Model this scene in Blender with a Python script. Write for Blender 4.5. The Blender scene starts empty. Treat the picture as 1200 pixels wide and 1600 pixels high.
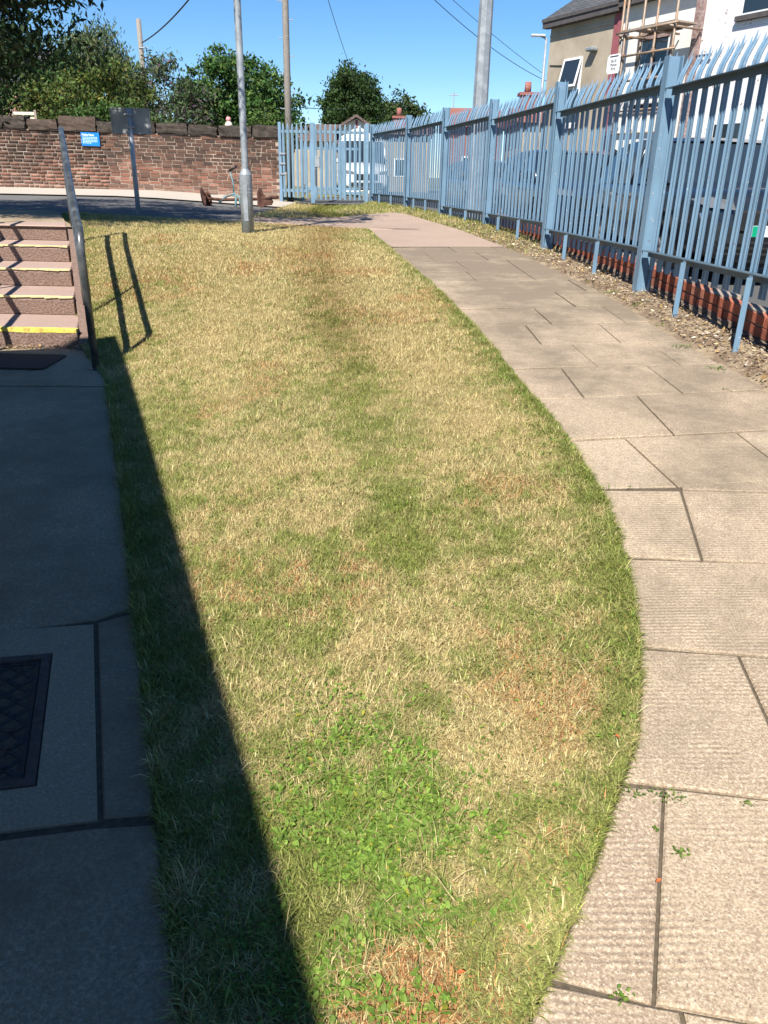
import bpy, bmesh, math, random
import numpy as np
from mathutils import Vector, Matrix

# ------------------------------------------------------------------ camera, sky, sun, exposure
scene = bpy.context.scene
COL = scene.collection
rng = np.random.default_rng(7)
random.seed(7)
R = math.radians

cam_data = bpy.data.cameras.new("camera")
cam_data.sensor_fit = 'VERTICAL'
cam_data.sensor_height = 24.0
cam_data.lens = 18.0
cam_data.clip_start = 0.05
cam_data.clip_end = 2000
cam = bpy.data.objects.new("camera", cam_data)
COL.objects.link(cam)
cam.matrix_world = (Matrix.Translation((0, 0, 1.5)) @ Matrix.Rotation(R(90 - 23.3), 4, 'X')
                    @ Matrix.Rotation(R(1.2), 4, 'Z'))
scene.camera = cam

SUN_EL = R(50.0)
SUN_H = Vector((0.30, 0.954, 0)).normalized()          # horizontal direction the light travels
sun_dir = SUN_H * math.cos(SUN_EL) - Vector((0, 0, math.sin(SUN_EL)))

world = bpy.data.worlds.new("World")
scene.world = world
world.use_nodes = True
wn = world.node_tree.nodes
sky = wn.new('ShaderNodeTexSky')
sky.sky_type = 'NISHITA'
sky.sun_disc = False
sky.sun_elevation = SUN_EL
sky.sun_rotation = math.atan2(-SUN_H.x, -SUN_H.y)
sky.air_density = 1.0
sky.dust_density = 0.0
sky.ozone_density = 4.0
sky.altitude = 1500
hsv = wn.new('ShaderNodeHueSaturation')
hsv.inputs['Saturation'].default_value = 1.22
world.node_tree.links.new(sky.outputs[0], hsv.inputs['Color'])
world.node_tree.links.new(hsv.outputs[0], wn['Background'].inputs['Color'])
wn['Background'].inputs['Strength'].default_value = 0.08

sd = bpy.data.lights.new("sun", 'SUN')
sd.energy = 5.0
sd.angle = R(0.53)
sd.color = (1.0, 0.94, 0.85)
sun = bpy.data.objects.new("sun", sd)
COL.objects.link(sun)
sun.rotation_euler = sun_dir.to_track_quat('-Z', 'Y').to_euler()
sun.location = (-6, -12, 20)

vs = scene.view_settings
vs.view_transform = 'Standard'
vs.look = 'None'
vs.exposure = 0.95
vs.gamma = 1.0
vs.use_curve_mapping = False

# ------------------------------------------------------------------ helpers
def link(o):
    COL.objects.link(o)
    return o

def tag(o, label=None, cat=None, group=None, kind=None):
    if label: o['label'] = label
    if cat: o['category'] = cat
    if group: o['group'] = group
    if kind: o['kind'] = kind
    return o

def empty(name, loc=(0, 0, 0), rz=0.0):
    o = bpy.data.objects.new(name, None)
    o.location = loc
    o.rotation_euler = (0, 0, rz)
    o.empty_display_size = 0.1
    return link(o)

class MB:
    """collects shapes into one mesh"""
    def __init__(self):
        self.v = []; self.f = []
    def add(self, vs_, fs):
        n = len(self.v)
        self.v += [tuple(p) for p in vs_]
        self.f += [tuple(i + n for i in f) for f in fs]
        return self
    def box(self, x0, x1, y0, y1, z0, z1, M=None):
        p = [(x0, y0, z0), (x1, y0, z0), (x1, y1, z0), (x0, y1, z0), (x0, y0, z1), (x1, y0, z1), (x1, y1, z1), (x0, y1, z1)]
        if M is not None: p = [tuple(M @ Vector(q)) for q in p]
        return self.add(p, [(0, 3, 2, 1), (4, 5, 6, 7), (0, 1, 5, 4), (1, 2, 6, 5), (2, 3, 7, 6), (3, 0, 4, 7)])
    def tube(self, pts, rad, n=8, cap=True):
        pts = [Vector(p) for p in pts]
        rad = rad if hasattr(rad, '__len__') else [rad] * len(pts)
        rings = []
        ref = None
        for i, p in enumerate(pts):
            a = pts[max(i - 1, 0)]; b = pts[min(i + 1, len(pts) - 1)]
            t = (b - a).normalized()
            if ref is None:
                ref = Vector((0, 0, 1)) if abs(t.z) < .9 else Vector((1, 0, 0))
            u = (ref - t * ref.dot(t)).normalized()
            ref = u
            w = t.cross(u)
            rings.append([p + (u * math.cos(2 * math.pi * k / n) + w * math.sin(2 * math.pi * k / n)) * rad[i] for k in range(n)])
        vs_ = [q for r_ in rings for q in r_]
        fs = []
        for i in range(len(pts) - 1):
            for k in range(n):
                fs.append((i * n + k, i * n + (k + 1) % n, (i + 1) * n + (k + 1) % n, (i + 1) * n + k))
        if cap:
            fs.append(tuple(range(n - 1, -1, -1)))
            fs.append(tuple((len(pts) - 1) * n + k for k in range(n)))
        return self.add(vs_, fs)
    def prism(self, poly, z0, z1):
        """poly: list of (x,y); z0,z1 numbers or functions(x,y)"""
        n = len(poly)
        g0 = z0 if callable(z0) else (lambda x, y: z0)
        g1 = z1 if callable(z1) else (lambda x, y: z1)
        vs_ = [(x, y, g0(x, y)) for x, y in poly] + [(x, y, g1(x, y)) for x, y in poly]
        fs = [tuple(range(n - 1, -1, -1)), tuple(range(n, 2 * n))]
        fs += [(i, (i + 1) % n, n + (i + 1) % n, n + i) for i in range(n)]
        return self.add(vs_, fs)
    def mesh(self, name):
        m = bpy.data.meshes.new(name)
        m.from_pydata(self.v, [], self.f)
        m.update()
        return m
    def build(self, name, mat_, parent=None, smooth=False, loc=None, bevel=0):
        m = self.mesh(name)
        return obj_from(name, m, mat_, parent, smooth, loc, bevel)

def obj_from(name, m, mat_, parent=None, smooth=False, loc=None, bevel=0):
    if mat_ is not None and not m.materials: m.materials.append(mat_)
    if smooth:
        m.polygons.foreach_set('use_smooth', [True] * len(m.polygons))
    o = link(bpy.data.objects.new(name, m))
    if parent is not None: o.parent = parent
    if loc is not None: o.location = loc
    if bevel:
        bv = o.modifiers.new('bevel', 'BEVEL'); bv.width = bevel; bv.segments = 1; bv.limit_method = 'ANGLE'
    return o

def np_mesh(name, verts, faces, nper, mat_, cols=None, parent=None):
    """fast mesh from arrays; faces (n, nper) ints"""
    m = bpy.data.meshes.new(name)
    nv, nf = len(verts), len(faces)
    m.vertices.add(nv)
    m.vertices.foreach_set('co', np.ascontiguousarray(verts, np.float32).ravel())
    m.loops.add(nf * nper)
    m.loops.foreach_set('vertex_index', np.ascontiguousarray(faces, np.int32).ravel())
    m.polygons.add(nf)
    m.polygons.foreach_set('loop_start', np.arange(0, nf * nper, nper, dtype=np.int32))
    m.polygons.foreach_set('loop_total', np.full(nf, nper, np.int32))
    if cols is not None:
        a = m.attributes.new('col', 'FLOAT_COLOR', 'POINT')
        c4 = np.ones((nv, 4), np.float32); c4[:, :3] = cols
        a.data.foreach_set('color', c4.ravel())
    m.update(calc_edges=True)
    m.materials.append(mat_)
    o = link(bpy.data.objects.new(name, m))
    if parent is not None: o.parent = parent
    return o

# value noise in numpy
_tab = np.random.default_rng(3).random((256, 256))
def vnoise(x, y, s=1.0, off=0):
    x = np.asarray(x, float) * s + off * 17.3 + 1000; y = np.asarray(y, float) * s + off * 9.1 + 1000
    xi = np.floor(x).astype(int); yi = np.floor(y).astype(int)
    fx = x - xi; fy = y - yi
    fx = fx * fx * (3 - 2 * fx); fy = fy * fy * (3 - 2 * fy)
    a = _tab[xi % 256, yi % 256]; b = _tab[(xi + 1) % 256, yi % 256]
    c = _tab[xi % 256, (yi + 1) % 256]; d = _tab[(xi + 1) % 256, (yi + 1) % 256]
    return (a * (1 - fx) + b * fx) * (1 - fy) + (c * (1 - fx) + d * fx) * fy
def fnoise(x, y, s=1.0, off=0, o=3):
    t = 0; a = 1; w = 0
    for k in range(o):
        t = t + a * vnoise(x, y, s * 2 ** k, off + k); w += a; a *= .55
    return t / w
def sstep(a, b, x):
    t = np.clip((np.asarray(x, float) - a) / (b - a), 0, 1)
    return t * t * (3 - 2 * t)

# ------------------------------------------------------------------ materials
class NT:
    def __init__(self, name):
        self.m = bpy.data.materials.new(name); self.m.use_nodes = True
        self.n = self.m.node_tree.nodes; self.l = self.m.node_tree.links
        self.b = self.n['Principled BSDF']
    def node(self, t, **kw):
        x = self.n.new(t)
        for k, v in kw.items(): setattr(x, k, v)
        return x
    def lk(self, a, b): self.l.new(a, b)
    def pos(self):
        return self.node('ShaderNodeNewGeometry').outputs['Position']
    def noise(self, scale, detail=4, rough=.55, vec=None, dim='3D'):
        x = self.node('ShaderNodeTexNoise')
        x.inputs['Scale'].default_value = scale; x.inputs['Detail'].default_value = detail
        x.inputs['Roughness'].default_value = rough
        self.lk(vec if vec is not None else self.pos(), x.inputs['Vector'])
        return x.outputs['Fac']
    def ramp(self, fac, stops, interp='LINEAR'):
        x = self.node('ShaderNodeValToRGB'); x.color_ramp.interpolation = interp
        e = x.color_ramp.elements
        while len(e) < len(stops): e.new(.5)
        for el, (p, c) in zip(e, stops):
            el.position = p; el.color = (*c, 1) if len(c) == 3 else c
        self.lk(fac, x.inputs[0])
        return x.outputs[0]
    def mix(self, fac, a, b, mode='MIX'):
        x = self.node('ShaderNodeMix', data_type='RGBA', blend_type=mode)
        for sock, v in ((x.inputs[0], fac), (x.inputs[6], a), (x.inputs[7], b)):
            if isinstance(v, (int, float)): sock.default_value = v
            elif isinstance(v, tuple): sock.default_value = (*v, 1)
            else: self.lk(v, sock)
        return x.outputs[2]
    def math(self, op, a, b=None, clamp=False):
        x = self.node('ShaderNodeMath', operation=op); x.use_clamp = clamp
        for i, v in enumerate((a, b)):
            if v is None: continue
            if isinstance(v, (int, float)): x.inputs[i].default_value = v
            else: self.lk(v, x.inputs[i])
        return x.outputs[0]
    def bump(self, h, strength=.3, dist=.01, prev=None):
        x = self.node('ShaderNodeBump')
        x.inputs['Strength'].default_value = strength; x.inputs['Distance'].default_value = dist
        self.lk(h, x.inputs['Height'])
        if prev is not None: self.lk(prev, x.inputs['Normal'])
        return x.outputs[0]
    def done(self, color, rough=.8, normal=None, metallic=0, spec=.4):
        c = self.b.inputs['Base Color']
        if isinstance(color, tuple): c.default_value = (*color, 1)
        else: self.lk(color, c)
        if isinstance(rough, (int, float)): self.b.inputs['Roughness'].default_value = rough
        else: self.lk(rough, self.b.inputs['Roughness'])
        self.b.inputs['Metallic'].default_value = metallic
        self.b.inputs['Specular IOR Level'].default_value = spec
        if normal is not None: self.lk(normal, self.b.inputs['Normal'])
        return self.m

def rough_mat(name, c1, c2, scale=20, rough=.85, bump=.2, dist=.005, c3=None, scale2=2.0, spec=.3, metallic=0):
    t = NT(name)
    a = t.noise(scale, 6, .65)
    col = t.ramp(a, [(.3, c1), (.7, c2)])
    if c3 is not None:
        b = t.noise(scale2, 4, .6)
        col = t.mix(t.ramp(b, [(.45, (0, 0, 0)), (.68, (1, 1, 1))]), col, c3)
    return t.done(col, rough, t.bump(a, bump, dist), metallic, spec)

M = {}
def mk_slab():
    t = NT('slab_concrete')
    p = t.pos()
    rnd = t.node('ShaderNodeObjectInfo').outputs['Random']
    base = t.ramp(rnd, [(0, (.32, .25, .172)), (.35, (.43, .338, .232)), (.7, (.365, .28, .198)), (1, (.465, .375, .265))])
    n0 = t.noise(38, 6, .8)
    base = t.mix(t.ramp(n0, [(.42, (.55, .55, .55)), (.56, (0, 0, 0))]), base, (.28, .21, .15))
    n1 = t.noise(150, 4, .75)
    base = t.mix(t.ramp(n1, [(.50, (0, 0, 0)), (.64, (1, 1, 1))]), base, (.60, .51, .38))
    base = t.mix(t.ramp(n1, [(.36, (.9, .9, .9)), (.47, (0, 0, 0))]), base, (.235, .17, .115))
    sp = t.node('ShaderNodeTexVoronoi'); sp.inputs['Scale'].default_value = 95; t.lk(p, sp.inputs['Vector'])
    base = t.mix(t.ramp(sp.outputs['Distance'], [(.10, (1, 1, 1)), (.19, (0, 0, 0))]), base, (.62, .55, .46))
    sp2 = t.node('ShaderNodeTexVoronoi'); sp2.inputs['Scale'].default_value = 70; t.lk(p, sp2.inputs['Vector'])
    base = t.mix(t.ramp(sp2.outputs['Distance'], [(.08, (.85, .85, .85)), (.16, (0, 0, 0))]), base, (.13, .10, .08))
    # lichen and dirt stains: more towards the fence and farther along
    st = t.noise(1.5, 11, .74)
    sep = t.node('ShaderNodeSeparateXYZ'); t.lk(p, sep.inputs[0])
    far = t.math('MULTIPLY_ADD', sep.outputs['Y'], .035); 
    far.node.inputs[2].default_value = -.09
    side = t.math('MULTIPLY_ADD', sep.outputs['X'], .06)
    side.node.inputs[2].default_value = -.06
    s = t.math('ADD', t.math('ADD', st, far), side)
    dirt = t.ramp(s, [(.49, (0, 0, 0)), (.71, (.85, .85, .85))])
    base = t.mix(dirt, base, (.17, .138, .10))
    # ribs
    wv = t.math('SINE', t.math('MULTIPLY', t.math('ADD', sep.outputs['Y'], t.math('MULTIPLY', t.noise(3, 2), .02)), 2 * math.pi / .0165))
    wear = t.ramp(t.noise(4.5, 3), [(.42, (0, 0, 0)), (.6, (1, 1, 1))])
    rib = t.math('MULTIPLY', wv, wear)
    nb = t.bump(rib, .35, .0024)
    nb = t.bump(t.noise(170, 4, .75), .8, .004, nb)
    ribc = t.math('MULTIPLY', t.math('MULTIPLY_ADD', rib, -.5), .32)
    base = t.mix(t.math('MAXIMUM', ribc, 0.0), base, (.16, .12, .09))
    return t.done(base, .9, nb, spec=.25)
M['slab'] = mk_slab()

def mk_macadam(name, c1, c2, c3, scale=140):
    t = NT(name)
    n = t.noise(scale, 3, .7)
    col = t.ramp(n, [(.3, c1), (.62, c2), (.75, c3)])
    col = t.mix(t.ramp(t.noise(.9, 5, .6), [(.4, (0, 0, 0)), (.75, (.55, .55, .55))]), col, c1)
    return t.done(col, .9, t.bump(n, .5, .006), spec=.25)
M['pinkpath'] = mk_macadam('pink_path', (.25, .185, .145), (.385, .29, .23), (.54, .44, .36), 90)
M['asphalt'] = mk_macadam('asphalt', (.10, .098, .095), (.155, .15, .145), (.25, .245, .24))
M['street'] = mk_macadam('street_asphalt', (.07, .07, .07), (.11, .11, .108), (.2, .2, .2))
def mk_worn():
    t = NT('worn_concrete')
    n = t.noise(90, 5, .8)
    col = t.ramp(n, [(.3, (.20, .152, .098)), (.52, (.36, .28, .185)), (.66, (.52, .415, .29)), (.76, (.70, .60, .46))])
    v = t.node('ShaderNodeTexVoronoi'); v.inputs['Scale'].default_value = 130; t.lk(t.pos(), v.inputs['Vector'])
    col = t.mix(t.ramp(v.outputs['Distance'], [(.12, (1, 1, 1)), (.24, (0, 0, 0))]), col, (.45, .42, .37))
    st = t.noise(1.7, 9, .72)
    col = t.mix(t.ramp(st, [(.42, (0, 0, 0)), (.62, (.75, .75, .75))]), col, (.21, .163, .108))
    return t.done(col, .9, t.bump(n, .8, .008), spec=.25)
M['lowpave'] = mk_worn()
M['surround'] = mk_macadam('cover_surround_concrete', (.25, .195, .13), (.38, .30, .205), (.55, .455, .34), 120)
M['pale_concrete'] = mk_macadam('pale_concrete', (.36, .32, .27), (.46, .41, .35), (.55, .5, .44), 60)
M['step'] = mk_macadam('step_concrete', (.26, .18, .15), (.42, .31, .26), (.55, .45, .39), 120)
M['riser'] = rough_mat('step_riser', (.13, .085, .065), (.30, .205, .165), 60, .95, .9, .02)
M['soil'] = rough_mat('thatch_soil', (.20, .15, .07), (.36, .28, .13), 45, .95, .7, .02, (.10, .11, .03), 1.6)
M['dirt'] = rough_mat('verge_dirt', (.10, .07, .045), (.26, .19, .13), 30, .95, .8, .02, (.33, .26, .17), 6)
M['bed'] = rough_mat('joint_bed', (.06, .048, .034), (.13, .105, .072), 60, .95, .4)
M['earth'] = rough_mat('earth', (.12, .12, .05), (.22, .19, .09), 6, .95, .3)

def mk_paint(name, base, chip, chipc, rough=.45):
    t = NT(name)
    n = t.noise(3.0, 5, .6)
    col = t.ramp(n, [(.3, tuple(c * .86 for c in base)), (.7, tuple(min(1, c * 1.1) for c in base))])
    ch = t.noise(26, 5, .7)
    msk = t.ramp(ch, [(chip, (0, 0, 0)), (chip + .025, (1, 1, 1))])
    col = t.mix(msk, col, chipc)
    mp = t.node('ShaderNodeMapping'); mp.inputs['Scale'].default_value = (9, 9, .9); t.lk(t.pos(), mp.inputs['Vector'])
    stx = t.noise(2.2, 6, .7, mp.outputs[0])
    col = t.mix(t.ramp(stx, [(.5, (0, 0, 0)), (.72, (.55, .55, .55))]), col, tuple(c * .55 + .02 for c in base))
    ru = t.noise(11, 7, .75)
    col = t.mix(t.ramp(ru, [(.655, (0, 0, 0)), (.69, (.9, .9, .9))]), col, (.13, .07, .045))
    return t.done(col, rough, t.bump(ch, .1, .003), spec=.4)
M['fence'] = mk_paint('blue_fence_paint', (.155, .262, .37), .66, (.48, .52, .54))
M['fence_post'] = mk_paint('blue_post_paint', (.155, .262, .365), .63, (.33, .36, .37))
M['fence_rail'] = mk_paint('shade_dark_grimy_rail_paint', (.07, .112, .145), .66, (.2, .22, .22))  # blue darkened to paint in the shade under the rail flange, plus grime
M['gate_paint'] = mk_paint('gate_paint', (.155, .25, .33), .67, (.45, .5, .52))
M['galv'] = rough_mat('galvanised', (.20, .225, .25), (.29, .32, .345), 30, .55, .05, .002, (.36, .39, .42), 5, .5, .25)
M['galv_dark'] = rough_mat('galvanised_dark', (.27, .30, .35), (.38, .42, .47), 25, .5, .05, .002, (.46, .5, .54), 8, .5, .2)
M['rail_steel'] = rough_mat('handrail_steel', (.045, .05, .055), (.075, .08, .085), 30, .33, .05, .002, (.16, .17, .17), 7, .5, .3)
M['yellow'] = rough_mat('nosing_yellow', (.62, .50, .06), (.75, .64, .16), 50, .8, .4, .004, (.35, .24, .08), 18)
M['yellow_worn'] = rough_mat('nosing_yellow_worn', (.60, .52, .20), (.72, .65, .36), 50, .85, .4, .004, (.45, .34, .22), 14)
M['iron'] = rough_mat('cast_iron', (.018, .02, .024), (.05, .05, .055), 70, .6, .5, .003, (.12, .065, .04), 9, .4, .3)
M['rust'] = rough_mat('rusty_iron', (.055, .042, .036), (.12, .085, .07), 40, .8, .4, .003)
M['mat'] = rough_mat('rubber_mat', (.05, .032, .028), (.09, .058, .05), 90, .9, .5, .004)
M['wood'] = rough_mat('weathered_pole', (.19, .17, .15), (.28, .255, .225), 20, .85, .3, .01)
M['bark'] = rough_mat('bark', (.05, .04, .03), (.13, .10, .075), 14, .95, .8, .03)
M['signback'] = rough_mat('sign_back', (.27, .29, .31), (.33, .35, .375), 8, .5, .05, .002, (.4, .42, .44), 4, .4, .3)
M['blue'] = rough_mat('notice_blue', (.01, .17, .62), (.012, .20, .70), 6, .4, .02)
M['white'] = rough_mat('white_print', (.78, .8, .82), (.84, .85, .86), 6, .5, .02)
M['bluewhite'] = rough_mat('pale_blue_print', (.45, .62, .85), (.5, .66, .88), 6, .5, .02)
M['black'] = rough_mat('black_print', (.012, .012, .013), (.02, .02, .02), 6, .5, .02)
M['mortar'] = rough_mat('mortar', (.29, .235, .19), (.42, .35, .285), 40, .95, .6, .01, (.11, .085, .07), 2.0)
M['sandstone'] = None

def mk_brick(name, use_attr):
    t = NT(name)
    if use_attr:
        at = t.node('ShaderNodeAttribute', attribute_name='col'); rnd = at.outputs['Fac']
    else:
        rnd = t.node('ShaderNodeObjectInfo').outputs['Random']
    p = t.pos()
    sep = t.node('ShaderNodeSeparateXYZ'); t.lk(p, sep.inputs[0])
    dark = t.ramp(rnd, [(0, (.042, .029, .023)), (.4, (.068, .041, .031)), (.75, (.10, .054, .038)), (1, (.15, .075, .05))])
    pink = t.ramp(rnd, [(0, (.10, .057, .042)), (.5, (.18, .088, .06)), (.85, (.27, .115, .078)), (1, (.32, .195, .145))])
    h = t.math('MULTIPLY_ADD', sep.outputs['Z'], -1.0); h.node.inputs[2].default_value = 2.05
    s = t.math('ADD', h, t.math('MULTIPLY', t.noise(1.4, 7, .7), 1.15))
    col = t.mix(t.ramp(s, [(.78, (0, 0, 0)), (1.12, (1, 1, 1))]), dark, pink)
    lo = t.math('MULTIPLY_ADD', sep.outputs['Z'], -1.0); lo.node.inputs[2].default_value = 1.62
    n = t.noise(34, 5, .65)
    col = t.mix(t.ramp(t.math('ADD', lo, t.math('MULTIPLY', n, .5)), [(.5, (0, 0, 0)), (.75, (.5, .5, .5))]), col, (.34, .235, .19))
    col = t.mix(t.ramp(n, [(.42, (0, 0, 0)), (.75, (.7, .7, .7))]), col, (.09, .06, .05))
    return t.done(col, .9, t.bump(n, .6, .01), spec=.2)
M['brick'] = mk_brick('old_brick', False)
M['brick_far'] = mk_brick('old_brick_rest', True)

def mk_dwarf():
    t = NT('red_brick')
    rnd = t.node('ShaderNodeObjectInfo').outputs['Random']
    n = t.noise(40, 5, .65)
    col = t.ramp(rnd, [(0, (.33, .10, .06)), (.6, (.42, .135, .08)), (1, (.36, .15, .10))])
    col = t.mix(t.ramp(n, [(.45, (0, 0, 0)), (.8, (.7, .7, .7))]), col, (.18, .10, .07))
    return t.done(col, .9, t.bump(n, .5, .006), spec=.2)
M['redbrick'] = mk_dwarf()
M['oldstone'] = rough_mat('stone_footing', (.09, .07, .055), (.20, .15, .12), 24, .95, .8, .02)

def mk_stone():
    t = NT('coping_stone')
    rnd = t.node('ShaderNodeObjectInfo').outputs['Random']
    n = t.noise(9, 6, .68)
    col = t.ramp(n, [(.3, (.03, .026, .023)), (.55, (.062, .052, .044)), (.75, (.11, .082, .066))])
    col = t.mix(t.ramp(rnd, [(.55, (0, 0, 0)), (.9, (.25, .25, .25))]), col, (.16, .10, .075))
    return t.done(col, .95, t.bump(n, .9, .03), spec=.15)
M['sandstone'] = mk_stone()

def mk_leaf(name, transl=.35, rough=.5):
    t = NT(name)
    at = t.node('ShaderNodeAttribute', attribute_name='col')
    t.done(at.outputs['Color'], rough, spec=.2)
    tr = t.node('ShaderNodeBsdfTranslucent'); t.lk(at.outputs['Color'], tr.inputs['Color'])
    mx = t.node('ShaderNodeMixShader'); mx.inputs[0].default_value = transl
    t.lk(t.b.outputs[0], mx.inputs[1]); t.lk(tr.outputs[0], mx.inputs[2])
    t.lk(mx.outputs[0], t.n['Material Output'].inputs['Surface'])
    return t.m
M['leaf'] = mk_leaf('leaf', .3, .62)
M['grass'] = mk_leaf('grass_blade', .3, .6)
M['litter'] = mk_leaf('dry_litter', .1, .9)

# ------------------------------------------------------------------ terrain functions
KP = np.array([(-6, -.40), (-3, -.16), (0, .08), (6.8, .62), (9.6, .745), (12.9, .845), (15, .895), (17.5, .935), (20.7, .965), (40, 1.02)])
KL = np.array([(-6, -.04), (0, .08), (5.9, .20), (7, .37), (8, .59), (9, .80), (10, .895), (12, .95), (14, .99), (18, 1.08), (21, 1.16), (40, 1.25)])
def sm(K, Y, w):
    o = np.linspace(-w, w, 7)
    return np.mean([np.interp(np.asarray(Y, float) + d, K[:, 0], K[:, 1]) for d in o], axis=0)
def pz(Y): return sm(KP, Y, .8)
def zl(Y): return sm(KL, Y, .25)
XL = np.array([(-3, 1.0), (0, -.03), (.91, -.35), (1.71, -.64), (3.39, -1.25), (5.35, -1.99), (5.6, -2.14), (6.24, -2.5), (8.76, -3.48), (10.2, -4.05), (12.2, -4.9), (16, -5.5), (40, -6)])
XR = np.array([(-3, -1.5), (0, -.25), (.5, .02), (.89, .27), (1.0, .34), (1.23, .47), (1.43, .575), (1.59, .66), (1.81, .73), (2.03, .785), (2.35, .845), (2.67, .885), (3.02, .91), (3.44, .90), (3.9, .86), (4.65, .765), (5.38, .685), (6.45, .54), (8.22, .27), (10.58, -.07), (13.32, -.41), (14.74, -.74), (17, -1.6), (40, -3)])
XF = np.array([(-4, 2.7), (1.25, 2.56), (4.02, 2.39), (6.79, 2.15), (9.55, 1.843), (12.35, 1.452), (15.1, .943), (17.8, .346), (20.5, -.462), (24, -1.6)])
ZF = np.array([(-4, -.1), (1.25, .28), (4.02, .49), (6.79, .668), (9.55, .796), (12.35, .91), (15.1, .942), (17.8, .978), (20.5, 1.0), (40, 1.05)])
def xl(Y): return np.interp(Y, XL[:, 0], XL[:, 1])
def xr(Y): return np.interp(Y, XR[:, 0], XR[:, 1])
def xf(Y): return np.interp(Y, XF[:, 0], XF[:, 1])
def zf(Y): return np.interp(Y, ZF[:, 0], ZF[:, 1])
def pe(Y): return xf(Y) - np.interp(Y, [3, 7, 10, 14, 18], [.16, .27, .33, .40, .40])   # path's fence-side edge
def pathz(X, Y): return pz(Y) + .02 * (np.asarray(X) - .8)
def G(X, Y):
    X = np.asarray(X, float); Y = np.asarray(Y, float)
    a, b = xl(Y), xr(Y)
    t = np.clip((X - a) / np.maximum(b - a, .05), 0, 1)
    z = zl(Y) * (1 - t) + pathz(xr(Y), Y) * t
    z = np.where(X > b, pathz(np.minimum(X, pe(Y)), Y), z)
    q = np.clip((X - pe(Y)) / .25, 0, 1)
    z = np.where(X > pe(Y), pathz(pe(Y), Y) * (1 - q) + zf(Y) * q, z)
    return z
def streetz(X, Y): return .42 + .006 * np.asarray(Y, float)

def sheet(name, xs_fn, ys, nx, zfn, mat_, kind='structure', parent=None):
    """grid between left/right edge functions of y"""
    vs_, fs = [], []
    for j, y in enumerate(ys):
        a, b = xs_fn(y)
        X = np.linspace(a, b, nx)
        Z = zfn(X, np.full(nx, y))
        vs_ += [(float(X[i]), float(y), float(Z[i])) for i in range(nx)]
    for j in range(len(ys) - 1):
        for i in range(nx - 1):
            k = j * nx + i
            fs.append((k, k + 1, k + nx + 1, k + nx))
    o = MB().add(vs_, fs).build(name, mat_, parent, True)
    if kind: o['kind'] = kind
    return o

# ------------------------------------------------------------------ ground sheets
def ground_z(X, Y):
    X = np.asarray(X, float); Y = np.asarray(Y, float)
    left = G(X, Y) - .09
    s = sstep(0, .35, X - (xf(Y) + .02))
    z = left * (1 - s) + (streetz(X, Y) - .02) * s
    return z
gx = np.concatenate([[-600, -200, -80, -40], np.arange(-20, 20.1, .4), [40, 80, 200, 600]])
gy = np.concatenate([[-300, -60, -20], np.arange(-6, 40.1, .5), [60, 120, 300, 900]])
XX, YY = np.meshgrid(gx, gy)
ZZ = ground_z(XX, YY)
vv = np.stack([XX, YY, ZZ], -1).reshape(-1, 3)
nx_ = len(gx)
ii = (np.arange(len(gy) - 1)[:, None] * nx_ + np.arange(nx_ - 1)[None]).ravel()
o = np_mesh('ground', vv, np.stack([ii, ii + 1, ii + nx_ + 1, ii + nx_], 1), 4, M['earth'])
o['kind'] = 'structure'

sheet('street', lambda y: (float(xf(y)) + .42, 12.0), np.linspace(-4, 60, 60), 8, lambda X, Y: streetz(X, Y) + .0, M['street'])
ylawn = np.concatenate([np.linspace(.28, 12.6, 90)])
sheet('lawn', lambda y: (float(xl(y)) + .002, float(xr(y)) - .004), ylawn, 26,
      lambda X, Y: G(X, Y) - .012 + .012 * fnoise(X, Y, 2.5, 4), M['soil'])
FL = np.array([(10.1, 0), (12.64, 0), (13.9, -2.32), (14.3, -1.6), (15.2, -1.0), (16.2, -.5), (16.9, -.02)])
FR = np.array([(15.5, 0), (16.4, .40), (16.9, .03)])
def fpl(Y):
    Y = np.asarray(Y, float)
    return np.where(Y < 12.64, xr(Y), np.where(Y < 13.9, -2.32, np.interp(Y, FL[2:, 0], FL[2:, 1])))
def fpr(Y):
    Y = np.asarray(Y, float)
    return np.where(Y < 15.5, pe(Y), np.interp(Y, [15.5, 16.4, 16.9], [float(pe(15.5)), .40, .03]))
sheet('grass_verge', lambda y: (-2.36, float(pe(y)) + .05), np.linspace(13.6, 20.2, 30), 14,
      lambda X, Y: G(X, Y) - .012, M['soil'])
sheet('fence_verge', lambda y: (float(pe(y)) - .05, float(xf(y)) + .22), np.linspace(-1, 20.6, 160), 9,
      lambda X, Y: G(X, Y) - .006 + .026 * fnoise(X, Y, 6, 2) * sstep(-.03, .05, X - pe(Y)), M['dirt'])
sheet('road', lambda y: (-14, max(-2.3, -2.3)), np.linspace(12.62, 18.0, 12), 14, lambda X, Y: G(X, Y) - .01, M['asphalt'])
sheet('footway', lambda y: (-14, -2.35), np.linspace(17.9, 21.02, 8), 14, lambda X, Y: G(X, Y) + .02, M['pale_concrete'])
sheet('gate_apron', lambda y: (-2.33, 1.6), np.linspace(20.1, 24, 6), 8, lambda X, Y: np.maximum(G(np.minimum(X, -.3), Y), .96) + .006 + .01 * (Y - 20), M['street'])
# upper landing behind the steps
MB().add([(-9, 8.96, .972), (-3.45, 8.96, .972), (-4.02, 10.1, .975), (-4.86, 12.1, .985), (-5.2, 12.64, .99), (-9, 12.64, .99)], [(0, 1, 2, 3, 4, 5)]).build('upper_pavement', M['lowpave'])['kind'] = 'structure'

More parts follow.
